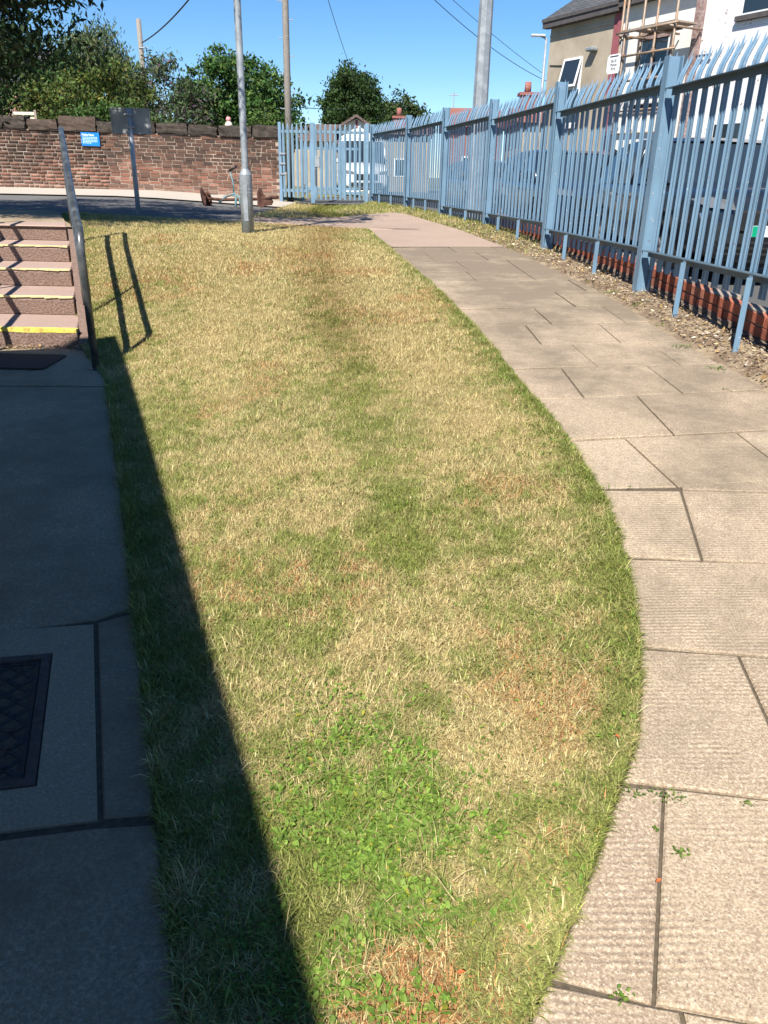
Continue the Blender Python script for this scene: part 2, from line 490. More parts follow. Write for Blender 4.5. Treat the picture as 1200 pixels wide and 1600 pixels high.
# path: bed + smooth far half + slabs
path = sheet('path', lambda y: (float(xr(y)) + .004, float(pe(y)) + .004), np.concatenate([np.linspace(-2.5, 10.3, 70)]), 8,
             lambda X, Y: pathz(X, Y) - .011, M['bed'])
sheet('path_far', lambda y: (float(fpl(y)) + .004, float(fpr(y)) + .004), np.concatenate([np.linspace(10.12, 12.639, 12), np.linspace(12.641, 13.899, 6), np.linspace(13.901, 16.9, 16)]), 14,
      lambda X, Y: G(X, Y) + .004, M['pinkpath'], None, path)

def line_at(l, x):
    pts = l
    if x <= pts[0][0]:
        a, b = pts[0], pts[1]
    elif x >= pts[-1][0]:
        a, b = pts[-2], pts[-1]
    else:
        for a, b in zip(pts, pts[1:]):
            if a[0] <= x <= b[0]: break
    return a[1] + (x - a[0]) * (b[1] - a[1]) / (b[0] - a[0])
LINES = [
    [(-.3, -.10), (2.6, -.42)], [(.0, .42), (2.6, .12)],
    [(.33, .97), (.5, .925), (2.6, .55)], [(.57, 1.44), (2.6, 1.15)], [(.78, 1.96), (2.6, 1.73)], [(.87, 2.48), (2.6, 2.35)],
    [(.91, 3.03), (1.25, 3.02), (2.6, 2.93)], [(.91, 3.035), (1.25, 3.06), (2.6, 3.24)],
    [(.88, 3.56), (2.6, 3.78)], [(.83, 4.15), (2.6, 4.37)], [(.76, 4.7), (2.6, 4.88)], [(.71, 5.22), (2.6, 5.4)],
    [(.63, 5.75), (2.6, 5.95)], [(.55, 6.27), (2.6, 6.51)], [(.46, 6.86), (2.6, 7.14)], [(.37, 7.44), (2.6, 7.74)],
    [(.24, 8.08), (2.6, 8.38)], [(.15, 8.79), (2.6, 9.18)], [(.01, 9.48), (2.6, 9.92)], [(-.05, 10.1), (2.6, 10.6)]]
JO = {0: [(.4, .5), (1.0, 1.1)], 1: [(.5, .55), (1.15, 1.2)], 2: [(.505, .68), (1.27, 1.33)], 3: [(.995, 1.055), (1.6, 1.65)], 4: [(1.47, 1.5), (2.05, 2.08)],
      5: [(1.14, 1.25), (1.68, 1.72)], 6: [(1.255, 1.256), (1.79, 1.8)], 7: [(1.25, 1.17), (1.79, 1.74)], 8: [(1.42, 1.4), (1.98, 1.95)],
      9: [(1.1, 1.08), (1.67, 1.62)], 10: [(1.31, 1.25), (1.84, 1.79)], 11: [(1.05, 1.02), (1.6, 1.57)],
      12: [(1.22, 1.17), (1.78, 1.74)], 13: [(1.0, .9), (1.52, 1.46)], 14: [(1.3, 1.22), (1.75, 1.7)], 15: [(.83, .78), (1.4, 1.35)],
      16: [(.83, .73), (1.35, 1.3)], 17: [(.51, .41), (1.1, 1.02), (1.6, 1.55)], 18: [(.8, .72), (1.3, 1.25)]}
def inset(poly, d):
    n = len(poly); out = []
    for i in range(n):
        p0, p1, p2 = Vector(poly[i - 1]), Vector(poly[i]), Vector(poly[(i + 1) % n])
        e1 = (p1 - p0); e2 = (p2 - p1)
        if e1.length < 1e-6 or e2.length < 1e-6: out.append(tuple(p1)); continue
        e1.normalize(); e2.normalize()
        n1 = Vector((-e1.y, e1.x)); n2 = Vector((-e2.y, e2.x))
        b = n1 + n2
        if b.length < 1e-4: out.append(tuple(p1)); continue
        b.normalize()
        k = d / max(.35, b.dot(n1))
        out.append(tuple(p1 + b * k))
    return out
def slab(poly, gap=.0045, dz=0.0, tx=0.0, ty=0.0, mat_=None, parent=None, zfn=None, name='slab', th=.05):
    zfn = zfn or (lambda x, y: float(pathz(x, y)))
    P1 = inset(poly, gap)
    P2 = inset(P1, .005)
    cx = sum(p[0] for p in P1) / len(P1); cy = sum(p[1] for p in P1) / len(P1)
    z0 = zfn(cx, cy)
    fz = lambda x, y: zfn(x, y) + dz + tx * (x - cx) + ty * (y - cy) - z0
    n = len(P1)
    v = [(x - cx, y - cy, fz(x, y) - th) for x, y in P1] + [(x - cx, y - cy, fz(x, y) - .004) for x, y in P1] + [(x - cx, y - cy, fz(x, y)) for x, y in P2]
    f = [tuple(range(2 * n, 3 * n))]
    for k in range(2):
        f += [(k * n + i, k * n + (i + 1) % n, (k + 1) * n + (i + 1) % n, (k + 1) * n + i) for i in range(n)]
    return MB().add(v, f).build(name, mat_ or M['slab'], parent or path, False, (cx, cy, z0))
for c in range(len(LINES) - 1):
    lo, hi = LINES[c], LINES[c + 1]
    js = JO.get(c, [])
    xb = [None] + list(js) + [None]
    for k in range(len(xb) - 1):
        L, Rr = xb[k], xb[k + 1]
        if L is None:
            # follow the curved lawn edge
            ys = np.linspace(-2, 12, 1400)
            X = xr(ys)
            okm = [(x, y) for x, y in zip(X, ys) if line_at(lo, x) <= y <= line_at(hi, x)]
            if len(okm) < 2: continue
            sel = okm[::max(1, len(okm) // 6)]
            if sel[-1] != okm[-1]: sel.append(okm[-1])
            left = [(x + .004, y) for x, y in sel]       # bottom -> top
        else:
            left = [(L[0], line_at(lo, L[0])), (L[1], line_at(hi, L[1]))]
        if Rr is None:
            e0 = 2.2
            for _ in range(8): e0 = float(pe(line_at(lo, e0)))
            e1 = e0
            for _ in range(8): e1 = float(pe(line_at(hi, e1)))
            right = [(e0, line_at(lo, e0)), (e1, line_at(hi, e1))]
        else:
            right = [(Rr[0], line_at(lo, Rr[0])), (Rr[1], line_at(hi, Rr[1]))]
        if c == 6:      # wedge course: needs a triangle at its start
            if L is None: continue
            left = [(L[0], line_at(lo, L[0]) ), (L[1], line_at(hi, L[1]))]
        poly = [left[0], right[0], right[1]] + list(reversed(left[1:]))
        if c in (5, 7) or any(len(l) > 2 for l in (lo, hi)):
            mids_lo = [p for p in lo[1:-1] if left[0][0] + .01 < p[0] < right[0][0] - .01]
            mids_hi = [p for p in hi[1:-1] if left[-1][0] + .01 < p[0] < right[1][0] - .01]
            poly = [left[0]] + mids_lo + [right[0], right[1]] + list(reversed(mids_hi)) + list(reversed(left[1:]))
        slab(poly, gap=.0035 + .002 * random.random(), dz=random.uniform(-.004, .004), tx=random.uniform(-.004, .004), ty=random.uniform(-.006, .004))

# ------------------------------------------------------------------ lower pavement (in the shade), access cover, mat
def lpz(x, y): return .08 + .02 * y
lp = sheet('lower_pavement', lambda y: (-8, float(xl(y)) - .002), np.linspace(-3, 6.3, 30), 8, lambda X, Y: .08 + .02 * Y - .007, M['bed'])
def xedge(y): return float(xl(y)) - .003 + .012 * (float(vnoise(y, 0, 6, 5)) - .5)
def edge_pts(y0, y1, n=8): return [(xedge(y), y) for y in np.linspace(y0, y1, n)]
def pave(poly, mat_=None, gap=.003, name='paving_panel'): return slab(poly, gap, random.uniform(-.002, .002), 0, 0, mat_ or M['lowpave'], lp, lpz, name)
pave([(-7.9, -2.8), (xedge(-2.8), -2.8)] + edge_pts(-2, 1.36) + [(-.66, 1.345), (-.86, 1.305), (-7.9, .5)])
pave([(-7.9, 2.135 + .08), (-1.24, 2.135), (-.96, 2.225), (xedge(2.31), 2.31)] + edge_pts(2.4, 5.1, 10) + [(-2.6, 5.06), (-7.9, 5.0)])
pave([(-.65, 1.372)] + [(xedge(1.385), 1.385)] + edge_pts(1.5, 2.28, 5) + [(-.955, 2.21)], M['lowpave'])
pave([(-7.9, 5.03), (-2.6, 5.08)] + edge_pts(5.13, 5.62, 4) + [(-2.3, 5.95), (-2.49, 6.22), (-7.9, 6.22)])
# concrete surround of the access cover, with the hole left open
fr = [(-1.36, 1.36), (-.845, 1.47), (-1.03, 2.03), (-1.55, 1.93)]         # cover frame outline
su = [(-1.7, 1.16), (-.655, 1.365), (-.96, 2.20), (-1.99, 2.02)]
sui, fro = inset(su, .003), inset(fr, -.0005)
v = [(x, y, lpz(x, y) + d) for d in (0.0, -.05) for ring in (sui, fro) for x, y in ring]
f = []
for i in range(4):
    j = (i + 1) % 4
    f += [(i, j, 4 + j, 4 + i), (8 + i, 8 + j, j, i), (4 + i, 4 + j, 12 + j, 12 + i)]
MB().add(v, f).build('surround_panel', M['surround'], lp)
MB().add([(-7.9, .52, .075), (-1.71, 1.15, .088), (-2.0, 2.02, .105), (-1.25, 2.13, .108), (-7.9, 2.2, .106)], [(0, 1, 2, 3, 4)]).build('paving_panel', M['lowpave'], lp)
cov = empty('access_cover', (-1.19, 1.7, lpz(-1.19, 1.7)))
tag(cov, 'rusty edged iron access cover with raised diamond pattern set in shaded pavement', 'drain cover')
def cl(p): return (p[0] + 1.19, p[1] - 1.7)
frl = [cl(p) for p in inset(fr, .004)]
inn = inset(frl, .026)
mb = MB()
sl = lambda x, y: .02 * y
for i in range(4):
    j = (i + 1) % 4
    mb.prism([frl[i], frl[j], inn[j], inn[i]], lambda x, y: sl(x, y) - .05, lambda x, y: sl(x, y) + .003)
mb.build('frame', M['rust'], cov)
inn2 = inset(inn, .005)
MB().prism(inn2, lambda x, y: sl(x, y) - .05, lambda x, y: sl(x, y) - .012).build('plate', M['iron'], cov)
e1 = (Vector(inn2[1]) - Vector(inn2[0])); e2 = (Vector(inn2[3]) - Vector(inn2[0]))
plate_rim = inset(inn2, .012)
mb = MB()
for i in range(4):
    j = (i + 1) % 4
    mb.prism([inn2[i], inn2[j], plate_rim[j], plate_rim[i]], lambda x, y: sl(x, y) - .02, lambda x, y: sl(x, y) - .003)
mb.build('rim', M['iron'], cov)
# lattice of ribs leaving diamond pockets
mb = MB()
def UV(u, v):
    a = Vector(plate_rim[0]).lerp(Vector(plate_rim[1]), u); b = Vector(plate_rim[3]).lerp(Vector(plate_rim[2]), u)
    return a.lerp(b, v)
NU, NV = 6, 7
segs = []
for k in range(-NV, NU + 1):
    for sgn in (1, -1):
        # lines u*NU - sgn*v*NV = k
        pts = []
        for v in (0.0, 1.0):
            pts.append(((k + sgn * v * NV) / NU if sgn > 0 else (k + NV - v * NV) / NU, v))
        (u0, v0), (u1, v1) = pts
        t0, t1 = 0.0, 1.0
        du = u1 - u0
        lo_, hi_ = (0 - u0) / du, (1 - u0) / du
        if lo_ > hi_: lo_, hi_ = hi_, lo_
        t0, t1 = max(t0, lo_), min(t1, hi_)
        if t1 - t0 < .02: continue
        segs.append(((u0 + du * t0, t0), (u0 + du * t1, t1)))
for a, b in segs:
    A, B = UV(*a), UV(*b)
    d = (B - A); d.normalize(); nn = Vector((-d.y, d.x)) * .007
    mb.prism([tuple(A + nn), tuple(A - nn), tuple(B - nn), tuple(B + nn)], lambda x, y: sl(x, y) - .013, lambda x, y: sl(x, y) - .0045)
mb.build('diamond_ribs', M['iron'], cov)

mt = empty('door_mat', (-2.85, 5.73, lpz(0, 5.73) + .002))
tag(mt, 'dark brown rubber mat lying at the foot of the steps', 'mat')
rr = []
for cx, cy, a0 in ((.30, -.17, -90), (.30, .19, 0), (-.75, .19, 90), (-.75, -.17, 180)):
    for a in (0, 30, 60, 90):
        rr.append((cx + .06 * math.cos(R(a0 + a)), cy + .06 * math.sin(R(a0 + a))))
MB().prism(rr, 0, .012).build('rubber_sheet', M['mat'], mt, bevel=.004)

# ------------------------------------------------------------------ steps
st = empty('concrete_steps', (-3.1, 6.24, .2))
tag(st, 'short flight of worn concrete steps with yellow painted nosings', 'steps')
NST, RI, TR = 5, .156, .69
SX0 = -4.4
for i in range(NST):
    y0 = 6.24 + i * TR; y1 = y0 + TR + (.1 if i < NST - 1 else .0); z1 = .2 + (i + 1) * RI; zb = .2 + i * RI - .25
    xe = -2.50 - (y0 - 6.24) * .389
    xe1 = -2.50 - (min(y1, y0 + TR) - 6.24) * .389
    w = MB().prism([(SX0 + 3.1, y0 - 6.24), (xe + 3.1, y0 - 6.24), (xe1 + 3.1, y1 - 6.24), (SX0 + 3.1, y1 - 6.24)], zb - .2, z1 - .2)
    so = w.build('step', M['step'], st, bevel=.008)
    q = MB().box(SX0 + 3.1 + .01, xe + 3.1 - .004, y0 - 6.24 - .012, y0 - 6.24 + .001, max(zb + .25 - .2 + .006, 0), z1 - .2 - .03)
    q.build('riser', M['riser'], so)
    if i < NST - 1:
        nb = MB()
        nseg = 14
        xs = np.linspace(SX0 + 3.1 + .01, xe + 3.1 - .006, nseg)
        for a, b in zip(xs, xs[1:]):
            d0 = (.05 if i == 0 else .030) + random.uniform(-.006, .006)
            nb.add([(a, y0 - 6.24 - .013, z1 - .2 - (.022 if i == 0 else .006) - random.random() * .010), (b, y0 - 6.24 - .013, z1 - .2 - (.022 if i == 0 else .006) - random.random() * .010),
                    (b, y0 - 6.24 - .013, z1 - .2 + .003), (a, y0 - 6.24 - .013, z1 - .2 + .003),
                    (a, y0 - 6.24 + d0, z1 - .2 + .003), (b, y0 - 6.24 + d0 + random.uniform(-.005, .005), z1 - .2 + .003)],
                   [(0, 1, 2, 3), (3, 2, 5, 4)])
        nb.build('nosing', M['yellow'] if i == 0 else M['yellow_worn'], so)
# side kerb of the stairs
mb = MB()
prof = [(-2.49, 6.1, .17), (-2.49, 6.25, .30), (-3.5, 8.85, .93), (-3.6, 9.1, .97)]
for (x0, y0, z0), (x1, y1, z1) in zip(prof, prof[1:]):
    mb.add([(x0 + 3.1, y0 - 6.24, z0 - .45), (x0 + 3.16, y0 - 6.22, z0 - .45), (x1 + 3.16, y1 - 6.22, z1 - .45), (x1 + 3.1, y1 - 6.24, z1 - .45),
            (x0 + 3.1, y0 - 6.24, z0 - .2), (x0 + 3.16, y0 - 6.22, z0 - .2), (x1 + 3.16, y1 - 6.22, z1 - .2), (x1 + 3.1, y1 - 6.24, z1 - .2)],
           [(0, 3, 2, 1), (4, 5, 6, 7), (0, 1, 5, 4), (1, 2, 6, 5), (2, 3, 7, 6), (3, 0, 4, 7)])
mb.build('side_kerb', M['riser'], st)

def handrail(base, label, dx):
    h = empty('handrail', base)
    tag(h, label, 'handrail', 'handrails beside the steps')
    bx, by, bz = -2.135, 5.58, .2
    P = lambda x, y, z: (x - bx, y - by, z - bz)
    r_ = .027
    top = [P(-2.135, 5.58, .18), P(-2.135, 5.58, .95), P(-2.135, 5.585, 1.05), P(-2.14, 5.61, 1.115), P(-2.165, 5.68, 1.155), P(-2.25, 5.88, 1.205), P(-2.30, 6.0, 1.23), P(-2.4, 6.25, 1.285), P(-3.47, 8.95, 1.935), P(-3.5, 9.03, 1.94), P(-3.52, 9.07, 1.90), P(-3.525, 9.08, 1.82)]
    MB().tube(top, r_, 12).build('top_rail', M['rail_steel'], h, True)
    MB().tube([P(-3.525, 9.08, 1.84), P(-3.525, 9.08, .95)], r_, 12).build('post', M['rail_steel'], h, True)
    MB().tube([P(-2.66, 6.9, .36), P(-2.66, 6.9, .95), P(-2.66, 6.9, 1.44)], .022, 12).build('post', M['rail_steel'], h, True)
    MB().tube([P(-2.135, 5.58, .70), P(-2.20, 5.76, .745), P(-2.4, 6.25, .86), P(-3.47, 8.95, 1.51), P(-3.525, 9.08, 1.53)], .027, 12).build('lower_rail', M['rail_steel'], h, True)
    MB().tube([P(-2.135, 5.58, .185), P(-2.135, 5.58, .20)], .055, 14).build('base_flange', M['rail_steel'], h)
    return h
handrail((-2.135, 5.58, .2), 'dark steel tube handrail between the steps and the lawn', 0)
handrail((-3.27, 5.58, .2), 'dark steel tube handrail on the left side of the steps', -1.2)

# ------------------------------------------------------------------ building that shades the left (beside the camera)
def building():
    u = Vector((-.352, .936, 0)); w = Vector((.936, .352, 0))
    corner = BCORNER
    b = empty('low_building', corner, math.atan2(u.y, u.x) - math.pi / 2)
    tag(b, 'low red brick building beside the pavement casting the long shadow', 'building')
    # local: +x right (towards lawn), +y along; building occupies x<0, y<0
    Hh = BH
    zb_ = -.1
    MB().box(-7, 0, -14, 0, zb_, Hh - .25).build('wall', M['dwarfwall'], b)
    MB().box(-7.15, BEAVE, -14.15, .12, Hh - .248, Hh).build('roof', M['fascia'], b, bevel=.01)
    for y in (-2.2, -5.2, -8.2, -11.2):
        f = MB().box(-.04, .03, y - .7, y + .7, .95, 2.2).build('window', M['upvc'], b)
        MB().box(.022, .035, y - .62, y - .04, 1.03, 2.12).build('pane', M['glass'], f)
        MB().box(.022, .035, y + .04, y + .62, 1.03, 2.12).build('pane', M['glass'], f)
    return b
def mk_glass(name, c=(.02, .03, .04), r=.06):
    t = NT(name); return t.done(c, r, spec=.8)
M['glass'] = mk_glass('dark_glass')
M['upvc'] = rough_mat('white_upvc', (.72, .73, .74), (.78, .79, .8), 8, .4, .03)
M['fascia'] = rough_mat('fascia', (.06, .06, .065), (.1, .1, .1), 8, .7, .1)
def brick_tex(name, c1, c2, mo, sc=1.0, bump=.4):
    t = NT(name)
    geo = t.node('ShaderNodeTexCoord')
    br = t.node('ShaderNodeTexBrick')
    mp = t.node('ShaderNodeMapping')
    mp.inputs['Rotation'].default_value = (R(90), 0, 0)
    t.lk(geo.outputs['Object'], mp.inputs['Vector'])
    sx = t.node('ShaderNodeSeparateXYZ'); t.lk(geo.outputs['Object'], sx.inputs[0])
    cb = t.node('ShaderNodeCombineXYZ')
    t.lk(t.math('ADD', sx.outputs['X'], sx.outputs['Y']), cb.inputs[0]); t.lk(sx.outputs['Z'], cb.inputs[1])
    t.lk(cb.outputs[0], br.inputs['Vector'])
    br.inputs['Color1'].default_value = (*c1, 1); br.inputs['Color2'].default_value = (*c2, 1); br.inputs['Mortar'].default_value = (*mo, 1)
    br.inputs['Scale'].default_value = 1; br.inputs['Brick Width'].default_value = .225 * sc; br.inputs['Row Height'].default_value = .075 * sc
    br.inputs['Mortar Size'].default_value = .008 * sc
    n = t.noise(14, 5, .6)
    col = t.mix(t.ramp(n, [(.4, (0, 0, 0)), (.8, (.5, .5, .5))]), br.outputs['Color'], tuple(c * .5 for c in c1))
    return t.done(col, .9, t.bump(br.outputs['Fac'], -bump, .006), spec=.2)
M['dwarfwall'] = brick_tex('building_brick', (.28, .11, .075), (.34, .14, .095), (.36, .31, .27))
BH, BEAVE = 3.3, .25
_u = Vector((-.352, .936, 0)); _w = Vector((.936, .352, 0))
_sh = SUN_H * ((BH - .2) / math.tan(SUN_EL))
# the roof corner's shadow must land at about (-2.25, 6.45)
_c = Vector((-2.2, 6.42, 0)) - _sh
_c = _c - _w * BEAVE - _u * .12
BCORNER = (_c.x, _c.y, .0)
building()

# ------------------------------------------------------------------ palisade fence
FP = [(2.56, 1.25), (2.39, 4.02), (2.149, 6.79), (1.843, 9.55), (1.452, 12.35), (.943, 15.1), (.346, 17.8), (-.462, 20.5)]
PTOP = [2.36, 2.39, 2.42, 2.53, 2.60, 2.70, 2.76, 2.74]
PAN = [(2.15, .95), (2.20, 1.015), (2.235, 1.03), (2.335, 1.095), (2.39, 1.11), (2.495, 1.2), (2.53, 1.22)]   # rail heights per bay
fence = empty('palisade_fence', (2.149, 6.79, float(zf(6.79))))
tag(fence, 'long light blue steel palisade fence with split spiked pales along the path', 'fence')
F0 = Vector(fence.location)

def pale_mesh(h, name, bendh=.20, out=.10):
    """W-section pale, standing at origin, facing -y; top curves to +y and splits in three points"""
    prof = [(-.041, -.007), (-.024, .006), (-.009, -.004), (.009, -.004), (.024, .006), (.041, -.007)]
    zs = [0, h - bendh - .05, h - bendh, h - bendh * .78, h - bendh * .58, h - bendh * .42]
    offs = [0, 0, .003, .014, .031, .046]
    v, f = [], []
    for z, oy in zip(zs, offs):
        v += [(x, y + oy, z) for x, y in prof]
    n = len(prof)
    for k in range(len(zs) - 1):
        f += [(k * n + i, k * n + i + 1, (k + 1) * n + i + 1, (k + 1) * n + i) for i in range(n - 1)]
    b = (len(zs) - 1) * n
    t0 = len(v)
    v += [(-.048, .058, h - .030), (0, .066, h), (.050, .058, h - .034)]
    f += [(b, b + 1, t0), (b + 1, b + 2, t0 + 1), (b + 2, b + 3, t0 + 1), (b + 3, b + 4, t0 + 1), (b + 4, b + 5, t0 + 2)]
    m = bpy.data.meshes.new(name)
    m.from_pydata(v, [], f); m.update()
    return m
PALES = {}
def pale_at(x, y, z0, ang, h, parent, mat_, p0):
    key = (round(h, 2), mat_.name)
    if key not in PALES:
        m = pale_mesh(h, 'pale'); m.materials.append(mat_)
        PALES[key] = m
    o = link(bpy.data.objects.new('pale', PALES[key]))
    sol = o.modifiers.new('thick', 'SOLIDIFY'); sol.thickness = .003
    o.parent = parent
    o.location = (x - p0.x, y - p0.y, z0 - p0.z)
    o.rotation_euler = (random.uniform(-.006, .006), random.uniform(-.007, .007), ang)
    return o
def ibeam(mb, cx, cy, z0, z1, ang, fw=.076, dp=.10, tf=.010, tw=.007):
    Mx = Matrix.Translation((cx, cy, 0)) @ Matrix.Rotation(ang, 4, 'Z')
    mb.box(-fw / 2, fw / 2, -dp / 2, -dp / 2 + tf, z0, z1, Mx)
    mb.box(-fw / 2, fw / 2, dp / 2 - tf, dp / 2, z0, z1, Mx)
    mb.box(-tw / 2, tw / 2, -dp / 2 + tf, dp / 2 - tf, z0, z1 - .002, Mx)
for i, (x, y) in enumerate(FP):
    a = Vector(FP[max(i - 1, 0)]); b = Vector(FP[min(i + 1, len(FP) - 1)])
    d = (b - a).normalized()
    ang = math.atan2(d.y, d.x) + math.pi        # local x runs along the fence (towards camera), local -y ... path side
    mb = MB(); ibeam(mb, x - F0.x, y - F0.y, float(zf(y)) - .15 - F0.z, PTOP[i] - F0.z, ang, .10, .115)
    mb.build('post', M['fence_post'], fence, bevel=.002)
for i in range(len(FP) - 1):
    a, b = Vector(FP[i]), Vector(FP[i + 1])
    d = (b - a).normalized(); L = (b - a).length
    side = Vector((-d.y, d.x))            # points to the path side (left of travel)
    angd = math.atan2(d.y, d.x)
    zt, zbm = PAN[i]
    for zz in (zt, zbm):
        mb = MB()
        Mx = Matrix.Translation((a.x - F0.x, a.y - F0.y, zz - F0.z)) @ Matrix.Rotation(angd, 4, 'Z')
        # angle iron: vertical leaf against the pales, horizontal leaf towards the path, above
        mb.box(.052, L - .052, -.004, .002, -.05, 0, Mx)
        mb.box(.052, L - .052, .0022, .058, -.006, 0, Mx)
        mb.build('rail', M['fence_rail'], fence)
    n = 17
    for k in range(n):
        t = .052 + (L - .104) * (k + .5) / n
        p = a + d * t - side * .016
        zb0 = zbm - .15
        pale_at(p.x, p.y, zb0, angd + math.pi, zt + .235 - zb0, fence, M['fence'], F0)
    for s in (.35, .69):
        p = a + d * (L * s)
        g = float(zf(p.y))
        mb = MB()
        Mx = Matrix.Translation((p.x - F0.x, p.y - F0.y, 0)) @ Matrix.Rotation(angd, 4, 'Z')
        q = p + side * .10
        mb.box(-.022, .022, .052, .057, g - .1 - F0.z, zbm + .0 - F0.z, Mx)
        mb.box(-.022, -.017, .0573, .09, g - .1 - F0.z, zbm - .02 - F0.z, Mx)
        mb.build('strut', M['fence'], fence)

# dwarf wall behind the fence: red bricks over a stone footing
dw = empty('dwarf_wall', (2.3, 6.79, float(zf(6.79))))
tag(dw, 'low red brick dwarf wall on a dark stone footing under the fence', 'wall')
D0 = Vector(dw.location)
bm_ = MB().box(-.105, .105, -.05, .05, -.032, .032).mesh('brick'); bm_.materials.append(M['redbrick'])
sm_ = MB().box(-.15, .15, -.07, .07, -.06, .05).mesh('footing_stone'); sm_.materials.append(M['oldstone'])
back = MB()
y = 1.4
def wall_line(y): 
    return float(xf(y)) + .19
ys = np.arange(1.3, 13.0, .5)
for ya, yb in zip(ys, ys[1:]):
    za = float(zf((ya + yb) / 2))
    xa, xb_ = wall_line(ya) + .012, wall_line(yb) + .012
    P = [(xa, ya), (xa + .16, ya), (xb_ + .16, yb), (xb_, yb)]
    back.prism([(px - D0.x, py - D0.y) for px, py in P], za - .3 - D0.z, za + .16 - D0.z)
back.build('mortar_core', M['mortar'], dw)
for c in range(2):
    y = 1.4 + c * .11
    while y < 12.8:
        x = wall_line(y) + .05
        ang = math.atan2(1, float(xf(y + .1) - xf(y - .1)) / .2)
        o = link(bpy.data.objects.new('brick', bm_)); o.parent = dw
        o.location = (x - D0.x + random.uniform(-.004, .004), y - D0.y, float(zf(y)) + .055 + c * .075 - D0.z)
        o.rotation_euler = (random.uniform(-.02, .02), random.uniform(-.02, .02) - .045, ang + random.uniform(-.015, .015))
        y += .222
y = 1.4
while y < 11:
    x = wall_line(y) + .03
    o = link(bpy.data.objects.new('footing_stone', sm_)); o.parent = dw
    o.location = (x - D0.x + random.uniform(-.03, .02), y - D0.y, float(zf(y)) - .02 - D0.z + random.uniform(-.02, .015))
    o.rotation_euler = (random.uniform(-.06, .06), random.uniform(-.06, .06), R(97) + random.uniform(-.15, .15))
    o.scale = (random.uniform(.8, 1.1), 1, 1)
    y += random.uniform(.27, .36)

# ------------------------------------------------------------------ gate at the far end
def pointed_pale(mb, x, y, z0, z1, w=.058):
    mb.add([(x - w / 2, y, z0), (x, y - .012, z0), (x + w / 2, y, z0), (x - w / 2, y, z1 - .09), (x, y - .012, z1 - .07), (x + w / 2, y, z1 - .09),
            (x - .012, y, z1), (x + .012, y, z1), (x, y + .006, z0), (x, y + .006, z1 - .08)],
           [(0, 1, 4, 3), (1, 2, 5, 4), (3, 4, 6), (4, 7, 6), (4, 5, 7), (2, 8, 9, 5), (8, 0, 3, 9), (3, 6, 9), (6, 7, 9), (7, 5, 9)])
def gate_leaf(name, label, x0, x1, yy, z0, z1, n, mat_, posts, cat='gate'):
    g = empty(name, ((x0 + x1) / 2, yy, z0))
    tag(g, label, cat)
    ox = (x0 + x1) / 2
    for px, w in posts:
        MB().box(px - ox - w / 2, px - ox + w / 2, -.05, .05, -.12, z1 - z0 + .0).build('post', M['fence_post'], g, bevel=.004)
    MB().box(x0 - ox + .03, x1 - ox - .03, -.03, .01, z1 - z0 - .23, z1 - z0 - .17).build('rail', mat_, g, bevel=.003)
    MB().box(x0 - ox + .03, x1 - ox - .03, -.03, .01, .14, .21).build('rail', mat_, g, bevel=.003)
    for k in range(n):
        x = x0 - ox + .09 + (x1 - x0 - .18) * k / (n - 1)
        mb = MB(); pointed_pale(mb, x, -.045, .02, z1 - z0 - .03)
        mb.build('pale', mat_, g)
    return g
gA = gate_leaf('palisade_gate', 'pale blue steel palisade gate leaf beside the fence corner post', -1.93, -.56, 20.62, 1.03, 2.76, 11, M['gate_paint'], [(-1.92, .10), (-.60, .09)])
MB().box(-.62, -.50, -.075, -.046, .75, 1.0).build('lock_box', M['galv'], gA, bevel=.006)
MB().tube([(-.60, -.07, .35), (-.60, -.07, .72)], .014, 8).build('drop_bolt', M['rust'], gA)
gB = gate_leaf('palisade_gate', 'narrow pale blue palisade gate leaf meeting the end of the brick wall', -2.72, -1.99, 20.7, 1.07, 2.76, 6, M['gate_paint'], [(-2.72, .07)])
for z in (.55, .78, 1.0):
    MB().box(-.38, -.24, -.07, -.046, z - .02, z + .02).build('hinge', M['galv'], gB)
rearf = gate_leaf('rear_palisade_panel', 'farther blue palisade panel seen through the gate pales', -2.5, -.9, 23.6, 1.1, 2.5, 10, M['fence'], [(-1.35, .09), (-2.5, .08)], 'fence')

# ------------------------------------------------------------------ old brick wall with stone coping
wl = empty('brick_wall', (-2.75, 21.0, 1.10))
wl.rotation_euler = (0, R(0.75), 0)       # rises gently to the left
tag(wl, 'old weathered brick boundary wall with heavy dark stone coping', 'wall')
LEN = 11.5; CH = .0825; BL = .246; NC = 16
MB().box(-LEN, 0, .004, .34, -.3, NC * CH + .01).build('mortar_core', M['mortar'], wl)
allb = []
for c in range(NC):
    x = -(.0 if c % 2 else .12) - random.uniform(0, .03)
    while x > -LEN + .3:
        l = BL * (random.choice([1, 1, 1, .52, .95, 1.04])) - .018
        allb.append((c, x - l / 2, l))
        x -= l + .018 + random.uniform(-.003, .004)
bmeshes = []
for s in range(5):
    mb = MB(); r_ = random.Random(s)
    j = lambda a: a + r_.uniform(-.005, .005)
    v = [(j(-.5), j(-.008), -.5), (j(.5), j(-.006), -.5), (.5, .06, -.5), (-.5, .06, -.5), (j(-.5), j(-.005), .5), (j(.5), j(-.007), .5), (.5, .06, .5), (-.5, .06, .5)]
    mb.add(v, [(0, 3, 2, 1), (4, 5, 6, 7), (0, 1, 5, 4), (1, 2, 6, 5), (2, 3, 7, 6), (3, 0, 4, 7)])
    m = mb.mesh('brick'); m.materials.append(M['brick']); bmeshes.append(m)
nb_ = len(allb)
order = sorted(range(nb_), key=lambda k: -allb[k][1])
single = set(order[:300])
rest_v, rest_f, rest_c = [], [], []
